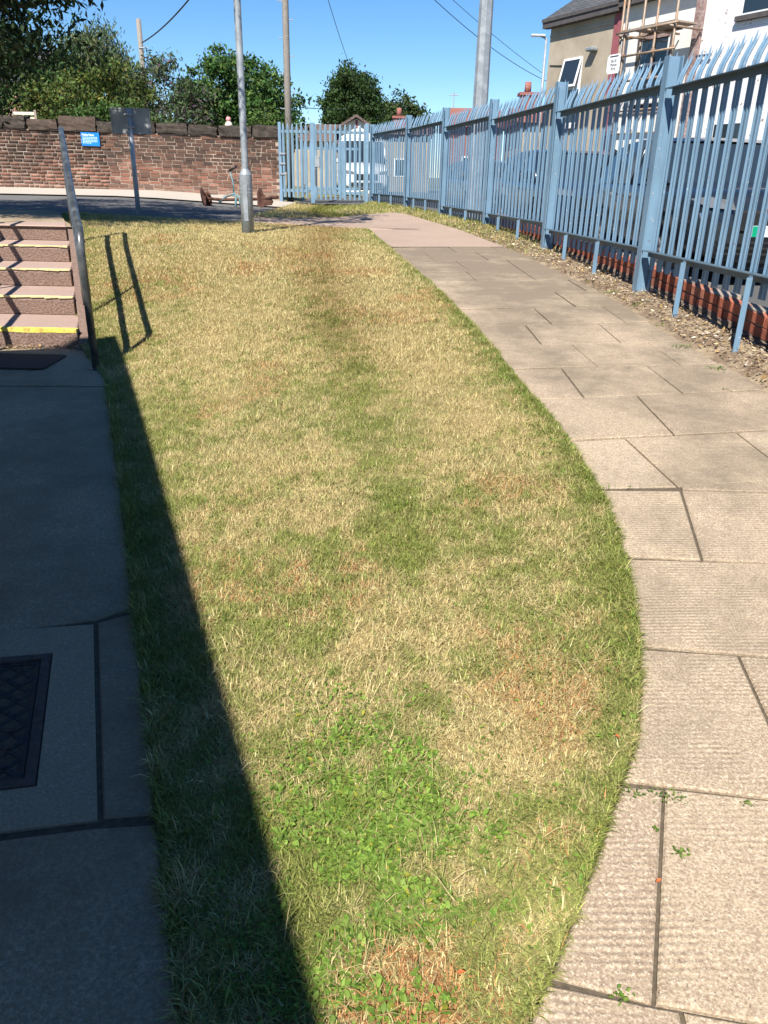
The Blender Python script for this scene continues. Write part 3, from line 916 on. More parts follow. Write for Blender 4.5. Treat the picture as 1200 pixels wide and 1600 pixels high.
for k, (c, xc, l) in enumerate(allb):
    z = c * CH + CH / 2 + random.uniform(-.003, .003)
    hgt = CH - .021 + random.uniform(-.003, .003)
    if k in single:
        o = link(bpy.data.objects.new('brick', random.choice(bmeshes))); o.parent = wl
        o.location = (xc, random.uniform(-.006, .006), z); o.scale = (l, 1, hgt)
        o.rotation_euler = (0, random.uniform(-.012, .012), 0)
    else:
        y0 = random.uniform(-.014, .0)
        n0 = len(rest_v)
        for (a, b, d) in [(-.5, y0, -.5), (.5, y0, -.5), (.5, .05, -.5), (-.5, .05, -.5), (-.5, y0, .5), (.5, y0, .5), (.5, .05, .5), (-.5, .05, .5)]:
            rest_v.append((xc + a * l, b + random.uniform(-.003, .003), z + d * hgt))
        for q in [(0, 3, 2, 1), (4, 5, 6, 7), (0, 1, 5, 4), (1, 2, 6, 5), (2, 3, 7, 6), (3, 0, 4, 7)]:
            rest_f.append([n0 + t for t in q])
        g_ = random.random(); rest_c += [(g_, g_, g_)] * 8
o = np_mesh('brick_remainder', np.array(rest_v), np.array(rest_f), 4, M['brick_far'], np.array(rest_c), wl)
o['kind'] = 'stuff'
def rough_block(lx, ly, lz, seed, amp=.03, seg=(6, 3, 3)):
    bm = bmesh.new()
    bmesh.ops.create_cube(bm, size=1)
    bmesh.ops.subdivide_edges(bm, edges=bm.edges[:], cuts=3, use_grid_fill=True)
    r_ = random.Random(seed)
    for v in bm.verts:
        v.co = Vector((v.co.x * lx, v.co.y * ly, v.co.z * lz))
        e = sum(1 for a, b in zip(v.co, (lx, ly, lz)) if abs(abs(a) - b / 2) < 1e-5)
        k = amp * (1.0 if e >= 2 else .5)
        v.co += Vector((r_.uniform(-k, k * .4) * math.copysign(1, v.co.x), r_.uniform(-k, k * .4) * math.copysign(1, v.co.y), r_.uniform(-k, k * .3) * math.copysign(1, v.co.z)))
    m = bpy.data.meshes.new('coping_stone'); bm.to_mesh(m); bm.free()
    return m
x = 0.0; k = 0
while x > -LEN + .4:
    l = random.uniform(.6, 1.05); hh = random.uniform(.22, .33)
    m = rough_block(l - .03, .42, hh, k, .028)
    obj_from('coping_stone', m, M['sandstone'], wl, False, (x - l / 2, .15, NC * CH + hh / 2 + random.uniform(0, .012)))
    x -= l; k += 1

# blue notice on the wall
nt = empty('blue_notice', (-7.43, 20.965, 2.16))
nt.rotation_euler = (0, R(1.0), 0)
tag(nt, 'small bright blue notice board with white lettering fixed to the brick wall', 'notice')
MB().box(-.225, .225, -.012, .0, 0, .30).build('board', M['blue'], nt, bevel=.003)
def text_obj(name, s, size, mat_, parent, loc, rot=(R(90), 0, 0), align='LEFT', ext=.001, bold=False):
    c = bpy.data.curves.new(name, 'FONT'); c.body = s; c.size = size; c.extrude = ext; c.align_x = align
    if bold: c.offset = size * .02
    o = link(bpy.data.objects.new(name, c)); 
    bpy.context.view_layer.update()
    dg = bpy.context.evaluated_depsgraph_get()
    me = bpy.data.meshes.new_from_object(o.evaluated_get(dg))
    bpy.data.objects.remove(o)
    me.materials.clear(); me.materials.append(mat_)
    t = link(bpy.data.objects.new(name, me)); t.parent = parent; t.location = loc; t.rotation_euler = rot
    return t
text_obj('heading', 'Polite Note', .062, M['white'], nt, (-.195, -.0145, .225), bold=True)
mb = MB()
r_ = random.Random(4)
for row in range(5):
    x = -.19; z = .185 - row * .032
    end = .15 if row < 4 else .02
    while x < end:
        w = r_.uniform(.02, .06)
        mb.box(x, min(x + w, end + .02), -.0145, -.0122, z, z + .016)
        x += w + .012
mb.build('small_print', M['bluewhite'], nt)

# little pink ornament peeping over the coping
orn = empty('garden_ornament', (-4.02, 21.1, 2.66))
tag(orn, 'tiny pink headed garden ornament perched on the wall coping', 'ornament')
M['pink'] = rough_mat('pink_glaze', (.62, .22, .24), (.72, .32, .33), 20, .5, .1)
M['cream'] = rough_mat('cream_glaze', (.55, .5, .42), (.66, .6, .5), 20, .5, .1)
def lathe(mb, prof, n=14, c=(0, 0, 0)):
    v = []
    for r_, z in prof: v += [(c[0] + r_ * math.cos(2 * math.pi * k / n), c[1] + r_ * math.sin(2 * math.pi * k / n), c[2] + z) for k in range(n)]
    f = [(i * n + k, i * n + (k + 1) % n, (i + 1) * n + (k + 1) % n, (i + 1) * n + k) for i in range(len(prof) - 1) for k in range(n)]
    return mb.add(v, f)
lathe(MB(), [(.001, 0), (.09, .0), (.10, .04), (.07, .09), (.035, .12), (.001, .125)]).build('body', M['cream'], orn, True)
lathe(MB(), [(.001, .10), (.045, .115), (.062, .15), (.058, .19), (.03, .215), (.001, .22)]).build('head', M['pink'], orn, True)

# ------------------------------------------------------------------ lamp column, sign, masts, poles, wires
lc = empty('lamp_column', (-1.895, 10.9, float(G(-1.895, 10.9)) - .03))
tag(lc, 'grey galvanised lamp column with thick base standing in the lawn', 'lamp post')
lathe(MB(), [(.001, -.2), (.083, -.2), (.083, .74), (.083, .742), (.078, .75), (.05, .80), (.046, .81), (.046, .82)], 20).build('base_section', M['galv'], lc, True)
lathe(MB(), [(.044, .80), (.044, 2.2), (.040, 4.5), (.036, 5.6), (.001, 5.6)], 18).build('shaft', M['galv'], lc, True)
MB().tube([(0, 0, 5.55), (0, -.05, 5.75), (0, -.35, 5.85), (0, -.6, 5.87)], .025, 8).build('bracket', M['galv'], lc, True)
MB().box(-.11, .11, -1.1, -.55, 5.82, 5.92).build('lantern', M['galv'], lc, bevel=.03)
MB().box(-.028, .028, -.088, -.0835, .18, .62).build('access_door', M['galv'], lc)
for z in (.53, .57):
    lathe(MB(), [(.0832, z - .004), (.085, z - .003), (.085, z + .003), (.0832, z + .004)], 20).build('band', M['galv_dark'], lc)

sg = empty('road_sign', (-3.92, 12.8, float(G(-3.92, 12.8)) - .01))
tag(sg, 'blank grey back of a rectangular sign on a slim post', 'sign')
lathe(MB(), [(.001, -.1), (.036, -.1), (.036, 1.49), (.001, 1.495)], 14).build('post', M['galv_dark'], sg, True)
h0 = 2.08 - sg.location.z
bd = MB().box(-.29, .30, .045, .05, h0, h0 + .35).build('board', M['signback'], sg)
mb = MB()
mb.box(-.29, .30, .038, .0448, h0 + .0, h0 + .02); mb.box(-.29, .30, .038, .0448, h0 + .33, h0 + .35)
mb.box(-.29, -.275, .038, .0448, h0 + .0202, h0 + .3298); mb.box(.285, .30, .038, .0448, h0 + .0202, h0 + .3298)
mb.build('frame', M['signback'], bd)
for z in (.09, .26):
    MB().box(-.06, .06, -.042, .044, h0 + z - .012, h0 + z + .012).build('clamp', M['galv_dark'], sg)

ms = empty('galvanised_mast', (1.77, 17.5, .5))
tag(ms, 'tall faceted galvanised steel mast rising behind the blue fence', 'mast')
lathe(MB(), [(.001, 0), (.22, 0), (.175, 1.2), (.152, 2.4), (.134, 4.3), (.08, 9.5), (.001, 9.5)], 8).build('shaft', M['galv'], ms)
lathe(MB(), [(.001, .0), (.28, .0), (.28, .04), (.22, .041)], 8).build('base_plate', M['galv_dark'], ms)

tp = empty('telegraph_pole', (-2.9, 24, 1.1))
tag(tp, 'brown wooden telegraph pole with step pegs rising behind the gate', 'utility pole')
lathe(MB(), [(.001, -.3), (.10, -.3), (.092, 3), (.082, 6), (.07, 8.5), (.001, 8.52)], 12).build('shaft', M['wood'], tp, True)
for k in range(14):
    z = 2.2 + k * .42
    sx = 1 if k % 2 else -1
    MB().tube([(sx * .07, 0, z), (sx * .20, -.01, z), (sx * .205, -.01, z + .03)], .011, 6).build('step_peg', M['galv_dark'], tp)
t2 = empty('telegraph_pole', (-11.4, 40, .8))
tag(t2, 'slim wooden utility pole with its top above the shrubs, left', 'utility pole')
lathe(MB(), [(.001, 0), (.14, 0), (.11, 7.1), (.001, 7.16)], 10).build('shaft', M['wood'], t2, True)
MB().tube([(-.05, -.12, 6.0), (.35, -.12, 6.0)], .03, 6).build('bracket', M['galv_dark'], t2)

def wire(label, a, b, sag, r_=.012):
    a, b = Vector(a), Vector(b)
    mid = (a + b) / 2
    pts = []
    for k in range(25):
        t = k / 24
        p = a.lerp(b, t) - mid; p.z -= sag * 4 * t * (1 - t)
        pts.append(p)
    o = MB().tube(pts, r_, 5).build('overhead_cable', M['black'], None, True, mid)
    tag(o, label, 'cable', 'overhead cables')
    return o
wire('thick black overhead cable sagging right from the left utility pole', (-11.3, 39.9, 7.0), (-2.9, 24, 8.9), .55, .028)
wire('thin lower cable running right from the left utility pole', (-11.3, 40, 6.0), (-3.2, 62, 6.2), .5, .022)
wire('thin cable dropping steeply from the tall pole towards the round tree', (-2.9, 24, 9.4), (-1.9, 60, 6.6), .7, .014)
wire('thin cable crossing the sky to the square mast', (-2.9, 24, 9.3), (8.5, 44, 6.0), .8, .013)
wire('faint topmost cable crossing the sky to the grey rendered house', (-2.9, 24, 9.45), (6.2, 35.9, 5.6), .3, .009)

sl_ = empty('street_lamp', (5.80, 34, .6))
tag(sl_, 'slender street lamp with flat white head beside the grey house', 'street lamp')
lathe(MB(), [(.001, 0), (.08, 0), (.065, 3), (.045, 6.0), (.001, 6.0)], 12).build('column', M['galv'], sl_, True)
MB().tube([(0, 0, 5.95), (-.06, 0, 6.03), (-.2, 0, 6.07)], .04, 8).build('bracket', M['galv'], sl_, True)
MB().box(-.6, -.04, -.1, .1, 6.05, 6.13).build('lantern', M['upvc'], sl_, bevel=.05)

# old plough on the verge
pl = empty('old_plough', (-3.12, 16.9, float(G(-3.12, 16.9)) + .02)); pl.scale = (1.12, 1.12, 1.2)
tag(pl, 'old rusty plough with teal lever standing behind the lamp column', 'plough')
M['teal'] = rough_mat('teal_paint', (.08, .22, .26), (.14, .30, .34), 30, .6, .2, .003, (.2, .14, .1), 12)
M['brownrust'] = rough_mat('brown_rust', (.06, .03, .022), (.15, .07, .048), 30, .85, .4, .005)
def disc(mb, c, r0, th, ax, dish=.04, n=18):
    ax = Vector(ax).normalized(); u = ax.orthogonal().normalized(); w = ax.cross(u)
    c = Vector(c); v = []
    for rr_, off in ((.02, dish), (r0 * .6, dish * .6), (r0, 0), (r0, -th), (r0 * .6, dish * .6 - th), (.02, dish - th)):
        v += [c + ax * off + (u * math.cos(2 * math.pi * k / n) + w * math.sin(2 * math.pi * k / n)) * rr_ for k in range(n)]
    f = [(i * n + k, i * n + (k + 1) % n, ((i + 1) % 6) * n + (k + 1) % n, ((i + 1) % 6) * n + k) for i in range(6) for k in range(n)]
    mb.add(v, f)
mb = MB(); disc(mb, (-.62, 0, .14), .16, .012, (1, .5, .15)); mb.build('disc', M['brownrust'], pl, True)
mb = MB(); disc(mb, (-.54, .05, .10), .13, .012, (1, .8, .1)); mb.build('disc', M['brownrust'], pl, True)
MB().tube([(-.6, 0, .12), (-.3, 0, .10), (.3, 0, .12), (.75, 0, .16)], .025, 8).build('beam', M['brownrust'], pl, True)
MB().tube([(-.34, .0, .06), (-.2, 0, .16), (-.05, 0, .2), (.03, 0, .14), (.06, -.03, .0)], .022, 8).build('frame', M['teal'], pl, True)
MB().tube([(-.12, 0, .18), (-.03, 0, .16), (-.03, -.06, .0)], .02, 8).build('frame', M['teal'], pl, True)
MB().tube([(-.07, 0, .19), (-.06, 0, .36), (-.12, 0, .56)], .012, 8).build('lever', M['teal'], pl, True)
MB().tube([(-.13, 0, .55), (.02, -.02, .63)], .018, 8).build('grip', M['black'], pl, True)
mb = MB()
prf = [(.36, .0), (.36, .22), (.39, .29), (.43, .29), (.47, .2), (.52, .14), (.6, .14), (.64, .09), (.61, .03), (.5, .02), (.44, -.01)]
n = len(prf)
mb.add([(x, -.03 + .10 * (x - .36), z) for x, z in prf] + [(x, .02 + .25 * (x - .36), z) for x, z in prf],
       [tuple(range(n)), tuple(range(2 * n - 1, n - 1, -1))] + [(i, n + i, n + (i + 1) % n, (i + 1) % n) for i in range(n)])
mb.build('mouldboard', M['brownrust'], pl)

# ------------------------------------------------------------------ terrace of houses on the right
def mk_render(name, c1, c2, c3, sc=1.0, bump=.15):
    t = NT(name)
    n = t.noise(.9 * sc, 7, .65); n2 = t.noise(18, 4, .6)
    col = t.ramp(n, [(.3, c1), (.55, c2), (.75, c3)])
    col = t.mix(t.ramp(n2, [(.4, (0, 0, 0)), (.9, (.35, .35, .35))]), col, tuple(c * .7 for c in c1))
    return t.done(col, .95, t.bump(n2, bump, .01), spec=.15)
M['render_grey'] = mk_render('grey_render', (.29, .245, .185), (.38, .325, .25), (.45, .395, .315))
M['render_white'] = mk_render('white_render', (.66, .63, .58), (.72, .70, .66), (.74, .73, .70))
def mk_whitebrick():
    t = NT('white_painted_brick')
    geo = t.node('ShaderNodeTexCoord'); br = t.node('ShaderNodeTexBrick')
    sx = t.node('ShaderNodeSeparateXYZ'); t.lk(geo.outputs['Object'], sx.inputs[0])
    cb = t.node('ShaderNodeCombineXYZ'); t.lk(t.math('ADD', sx.outputs['X'], sx.outputs['Y']), cb.inputs[0]); t.lk(sx.outputs['Z'], cb.inputs[1])
    t.lk(cb.outputs[0], br.inputs['Vector'])
    br.inputs['Scale'].default_value = 1; br.inputs['Brick Width'].default_value = .23; br.inputs['Row Height'].default_value = .08; br.inputs['Mortar Size'].default_value = .01
    for k, c in (('Color1', (.70, .69, .70)), ('Color2', (.74, .73, .73)), ('Mortar', (.62, .60, .60))): br.inputs[k].default_value = (*c, 1)
    n = t.noise(3.2, 7, .75)
    col = t.mix(t.ramp(n, [(.615, (0, 0, 0)), (.635, (1, 1, 1))]), br.outputs['Color'], (.22, .16, .14))
    return t.done(col, .85, t.bump(t.math('ADD', br.outputs['Fac'], t.math('MULTIPLY', n, -1.5)), -.5, .012), spec=.2)
M['white_brick'] = mk_whitebrick()
M['slate'] = brick_tex('roof_slate', (.07, .075, .085), (.10, .105, .115), (.03, .03, .03), 1.6, .5)
M['redpaint'] = rough_mat('dull_red_paint', (.24, .075, .085), (.30, .10, .11), 6, .7, .05)
M['brownpaint'] = rough_mat('brown_paint', (.19, .12, .11), (.27, .18, .165), 5, .8, .1, .003, (.4, .33, .3), 9)
M['darktrim'] = rough_mat('dark_trim', (.06, .055, .055), (.10, .09, .09), 5, .8, .1)
M['scaf'] = rough_mat('scaffold_tube', (.22, .17, .13), (.34, .28, .22), 14, .6, .1, .002, (.28, .15, .08), 6, .4, .3)
M['board'] = rough_mat('scaffold_board', (.24, .19, .15), (.34, .28, .22), 12, .9, .2)
HC = Vector((6.24, 35.68, .55)); HA = math.atan2(-.8876, .4606)
def loc_(s): 
    return HC + Vector((.4606 * s, -.8876 * s, 0))
def house(name, label, s0, s1, matw, eave, depth=8.0, ridge=None, left_end=False):
    h = empty(name, loc_(s0), HA); tag(h, label, 'house')
    W = s1 - s0; e = eave - .55
    MB().box(0, W, 0, depth, -.3, e).build('wall', matw, h)
    rz = e + 3.0
    ov = .22
    v = [(-.0, -ov, e - .12), (W, -ov, e - .12), (W, depth / 2, rz), (2.6 if left_end else 0, depth / 2, rz), (0, depth + ov, e - .12), (W, depth + ov, e - .12)]
    if left_end: v[0] = (-ov, -ov, e - .12); v[4] = (-ov, depth + ov, e - .12)
    f = [(0, 1, 2, 3), (3, 2, 5, 4), (0, 3, 4), (1, 5, 2), (0, 4, 5, 1)]
    MB().add([(a, b, c + .14) for a, b, c in v], f).build('roof', M['slate'], h)
    MB().box(-ov if left_end else 0.002, W - .002, -ov - .1, -ov - .002, e - .12, e + .0).build('gutter', M['darktrim'], h)
    MB().box(-.2 if left_end else 0.003, W - .003, -.28, -.003, e - .32, e - .122).build('soffit', M['darktrim'], h)
    return h, e
def window(h, x0, x1, z0, z1, depth=.12, opener=False, dark=False):
    f = MB().box(x0, x1, -.006, .02, z0, z1).build('window', M['upvc'], h)
    t = .075
    zm = z0 + (z1 - z0) * .55
    MB().box(x0 + t, x1 - t, -.012, -.0065, z0 + t, zm - t / 2).build('pane', M['glass'], f)
    if opener:
        Mx = Matrix.Translation((0, -.01, z1)) @ Matrix.Rotation(R(-14), 4, 'X') @ Matrix.Translation((0, 0, -z1))
        mb = MB()
        for (a, b, c, d) in ((x0, x1, z1 - t, z1), (x0, x1, zm, zm + t), (x0, x0 + t, zm + t, z1 - t), (x1 - t, x1, zm + t, z1 - t)):
            mb.box(a + .001, b - .001, -.05, -.01, c, d, Mx)
        s_ = mb.build('opening_sash', M['upvc'], h)
        MB().box(x0 + t, x1 - t, -.035, -.028, zm + t, z1 - t, Mx).build('pane', M['glass'], s_)
    else:
        MB().box(x0 + t, x1 - t, -.012, -.0065, zm + t / 2, z1 - t).build('pane', M['glass'], f)
    MB().box(x0 - .08, x1 + .08, -.14, -.0065, z0 - .14, z0 - .003).build('sill', M['darktrim'] if dark else M['render_white'], f)
    return f
hg, e = house('rendered_house', 'grey brown rendered end house with slate roof and red pilaster', 0, 4.1, M['render_grey'], 7.5, left_end=True)
MB().box(.02, 3.7, -.04, -.003, e - .62, e - .55).build('string_course', M['render_grey'], hg)
window(hg, 1.08, 2.14, 3.15, 5.45, opener=True)
MB().box(3.72, 4.1, -.06, -.003, 0, e - .33).build('red_pilaster', M['redpaint'], hg)
f = MB().box(2.55, 2.95, -.3, -.003, 5.55, 5.68).build('floodlight', M['galv'], hg, bevel=.03)
MB().tube([(.15, -.02, 5.35), (.6, -.02, 5.30), (1.1, -.02, 5.25)], .015, 6).build('cable', M['black'], hg)
hw, e2 = house('white_house', 'white rendered house half hidden behind rusty scaffolding', 4.102, 7.7, M['render_white'], 7.6)
fw = window(hw, 1.05, 2.4, 3.75, 5.75)
MB().box(.88, 2.5, -.005, .03, 3.4, 6.05).build('window_reveal', M['darktrim'], hw)
MB().box(1.05, 2.4, -.03, -.0125, 5.6, 6.0).build('window_head', M['brownpaint'], hw)
hb, e3 = house('painted_brick_house', 'white painted brick house with flaking paint and dark window sill', 7.702, 15.5, M['white_brick'], 8.6)
window(hb, 1.55, 2.75, 5.75, 7.6, dark=True)
window(hb, 4.4, 5.6, 5.75, 7.6, dark=True)
dp = MB().box(-.16, .16, -.12, -.003, 0, e3 - .4).build('brown_pier', M['brownpaint'], hb)
MB().tube([(.16, -.1, 4.85), (.75, -.1, 4.83)], .035, 8).build('pipe', M['darktrim'], dp)
window(hb, 1.2, 2.4, 1.2, 2.9, dark=True)
# scaffold in front of the white house
sc = empty('scaffold', loc_(4.0), HA)
tag(sc, 'rusty tube scaffold with a boarded platform against the white house', 'scaffold')
for x, yv in ((.7, -.35), (1.5, -.35), (1.55, -1.3), (3.13, -1.3), (3.95, -1.3), (1.75, -1.3)):
    MB().tube([(x, yv, -.3), (x, yv, 8.2)], .04, 8).build('standard', M['scaf'], sc, True)
    for z in (1.4, 3.3, 4.0, 5.0, 5.7, 6.9):
        MB().box(x - .06, x + .06, yv - .06, yv + .06, z - .05, z + .05).build('coupler', M['scaf'], sc, bevel=.02)
for yv, z in ((-1.38, 3.3), (-1.38, 4.2), (-1.38, 4.95), (-1.38, 5.65), (-.43, 5.65), (-1.38, 2.6), (-.43, 3.3)):
    MB().tube([(.5 if yv > -1 else 1.4, yv, z), (3.4 if yv > -1 else 4.15, yv, z)], .035, 8).build('ledger', M['scaf'], sc, True)
for x in (1.6, 2.9, 3.85):
    MB().tube([(x + .08, -1.5, 5.57), (x + .08, -.1, 5.57)], .035, 8).build('transom', M['scaf'], sc, True)
for k in range(5):
    MB().box(1.9, 3.95, -1.28 + k * .19, -1.28 + k * .19 + .18, 5.69, 5.74).build('board', M['board'], sc)
hs = empty('scaffold_sign', loc_(5.45) + Vector((-.8876, -.4606, 0)) * 1.42 + Vector((0, 0, 4.48)), HA)
hs.scale = (.9, 1, .66)
tag(hs, 'white scaffold company sign with clipped corners and dark lettering', 'sign')
poly = [(-.32, .12), (-.22, 0), (.32, 0), (.36, .1), (.36, .78), (.28, .88), (-.22, .88), (-.32, .76)]
MB().add([(x, 0, z) for x, z in poly] + [(x, .02, z) for x, z in poly],
         [tuple(range(8)), tuple(range(15, 7, -1))] + [(i, 8 + i, 8 + (i + 1) % 8, (i + 1) % 8) for i in range(8)]).build('panel', M['upvc'], hs)
MB().box(-.18, .26, -.006, -.001, .76, .81).build('title_bar', M['black'], hs)
for k, s in enumerate(('BUS', 'Place', 'End')):
    text_obj('lettering', s, .17, M['black'], hs, (.04, -.005, .52 - k * .17), align='CENTER')

# ------------------------------------------------------------------ far houses, chimneys
M['tile'] = brick_tex('roof_tile_red', (.26, .10, .075), (.31, .13, .10), (.12, .06, .05), 1.5, .5)
M['tile_brown'] = brick_tex('roof_tile_brown', (.13, .095, .085), (.17, .125, .11), (.06, .05, .05), 1.5, .5)
M['chim'] = brick_tex('chimney_brick', (.26, .08, .065), (.31, .10, .08), (.28, .22, .19))
def far_house(name, label, x0, x1, yy, zb, ze, zr, roofm, wallm, chim=(), depth=7, gable=False):
    h = empty(name, ((x0 + x1) / 2, yy, zb)); tag(h, label, 'house')
    W = x1 - x0; E = ze - zb; Rz = zr - zb
    MB().box(-W / 2, W / 2, 0, depth, 0, E).build('wall', wallm, h)
    if gable:
        v = [(-W / 2, .0, E), (W / 2, .0, E), (0, .0, Rz - .12), (-W / 2, depth, E), (W / 2, depth, E), (0, depth, Rz - .12)]
        MB().add(v, [(0, 1, 2), (3, 5, 4), (0, 2, 5, 3), (1, 4, 5, 2)]).build('gable', wallm, h)
        for s in (-1, 1):
            mb = MB()
            mb.add([(s * (W / 2 + .3), -.35, E - .25), (0, -.35, Rz - .05), (0, depth, Rz - .05), (s * (W / 2 + .3), depth, E - .25),
                    (s * (W / 2 + .3), -.35, E - .1), (0, -.35, Rz + .1), (0, depth, Rz + .1), (s * (W / 2 + .3), depth, E - .1)],
                   [(0, 1, 2, 3), (4, 7, 6, 5), (0, 4, 5, 1), (1, 5, 6, 2), (2, 6, 7, 3), (3, 7, 4, 0)])
            mb.build('roof_slope', roofm, h)
        MB().box(-.06, .06, -.05, -.003, E, Rz - .2).build('gable_post', M['redpaint'], h)
    else:
        v = [(-W / 2 - .3, -.35, E - .1), (W / 2 + .3, -.35, E - .1), (W / 2 + .3, depth / 2, Rz), (-W / 2 - .3, depth / 2, Rz), (-W / 2 - .3, depth + .35, E - .1), (W / 2 + .3, depth + .35, E - .1)]
        MB().add(v, [(0, 1, 2, 3), (3, 2, 5, 4), (0, 3, 4), (1, 5, 2), (0, 4, 5, 1)]).build('roof', roofm, h)
    for wx in np.arange(-W / 2 + 1.2, W / 2 - .8, 2.4):
        f_ = MB().box(wx - .5, wx + .5, -.03, .05, 1.0, 2.2).build('window', M['upvc'], h)
        MB().box(wx - .42, wx + .42, -.036, -.031, 1.08, 2.12).build('pane', M['glass'], f_)
    for cx, ct in chim:
        c = MB().box(cx - .45, cx + .45, depth / 2 - .45, depth / 2 + .45, Rz - .8, ct - zb - .35).build('chimney', M['chim'], h)
        MB().box(cx - .55, cx + .55, depth / 2 - .55, depth / 2 + .55, ct - zb - .348, ct - zb - .2).build('chimney_cap', M['chim'], c)
        lathe(MB(), [(.001, ct - zb - .199), (.2, ct - zb - .199), (.17, ct - zb + .35), (.001, ct - zb + .35)], 10, (cx - .05, depth / 2, 0)).build('chimney_pot', M['chim'], c, True)
    return h
far_house('bungalow', 'small gabled house with white gable behind the gate', -3.1, -1.05, 50, .8, 4.35, 4.92, M['tile_brown'], M['render_white'], gable=True)
far_house('bungalow', 'long low house with brown tiled roof behind the telegraph pole', -12.5, -3.4, 51, .8, 3.7, 4.75, M['tile_brown'], M['redwall'] if 'redwall' in M else M['render_grey'])
far_house('terraced_house', 'distant house with red chimney between the small tree and the fence', -.5, 2.7, 60, .8, 4.6, 5.3, M['tile_brown'], M['render_grey'], [(-.55, 6.1)])
hr = far_house('terraced_house', 'distant house with red tiled roof and aerial left of the mast', 3.6, 6.6, 52, .8, 4.7, 5.9, M['tile'], M['chim'])
MB().tube([(-1.2, 3.4, 4.9), (-1.2, 3.4, 6.0)], .03, 6).build('aerial', M['galv_dark'], hr)
MB().tube([(-1.5, 3.4, 5.8), (-.9, 3.4, 5.83)], .03, 6).build('aerial', M['galv_dark'], hr)
hr2 = far_house('terraced_house', 'distant house whose dark red chimney tops the fence near the street lamp', 7.0, 11.9, 46, .8, 4.6, 5.5, M['tile'], M['render_grey'], [(-1.75, 6.45)])
M['redwall'] = brick_tex('red_house_brick', (.30, .11, .08), (.35, .14, .10), (.36, .3, .26))
far_house('brick_house', 'red brick house glimpsed through the dark foliage at left', -22, -15.2, 36, .9, 5.0, 6.6, M['slate'], M['redwall'])
# garden bench top behind the wall
gb = empty('garden_bench', (-9.55, 22.3, 2.0))
tag(gb, 'pale slatted garden bench back showing above the wall at far left', 'bench')
for x in (-.3, .3): MB().box(x - .03, x + .03, -.03, .03, 0, 1.02).build('leg', M['board'], gb)
for z in (.66, .78, .90): MB().box(-.269, .269, -.02, .02, z, z + .07).build('slat', M['cream'], gb)
MB().box(-.36, .36, -.5, -.031, .42, .47).build('seat', M['board'], gb)

# ------------------------------------------------------------------ vehicles beyond the fence
def mk_car_paint(name, c):
    t = NT(name); t.done(c, .28, spec=.5)
    t.b.inputs['Coat Weight'].default_value = .6; t.b.inputs['Coat Roughness'].default_value = .05
    return t.m
M['car_black'] = mk_car_paint('car_black', (.012, .016, .022))
M['car_blue'] = mk_car_paint('car_dark_blue', (.012, .022, .045))
M['car_grey'] = mk_car_paint('car_grey', (.10, .115, .13))
M['car_white'] = mk_car_paint('van_white', (.6, .61, .62))
M['tyre'] = rough_mat('tyre', (.012, .012, .012), (.022, .022, .022), 40, .9, .3)
M['alloy'] = rough_mat('alloy', (.35, .36, .38), (.45, .46, .48), 20, .35, .05, .002, None, 2, .5, .7)
M['chrome'] = rough_mat('chrome', (.6, .62, .64), (.68, .7, .72), 20, .15, .02, .002, None, 2, .5, .9)
def mk_lamp_glass():
    t = NT('headlamp'); return t.done((.16, .17, .18), .08, spec=.9, metallic=.2)
M['headlamp'] = mk_lamp_glass()
M['green'] = rough_mat('plate_green', (.0, .25, .13), (.0, .3, .16), 6, .5, .02)
M['redlamp'] = rough_mat('tail_lamp', (.30, .012, .015), (.4, .02, .02), 6, .3, .02)

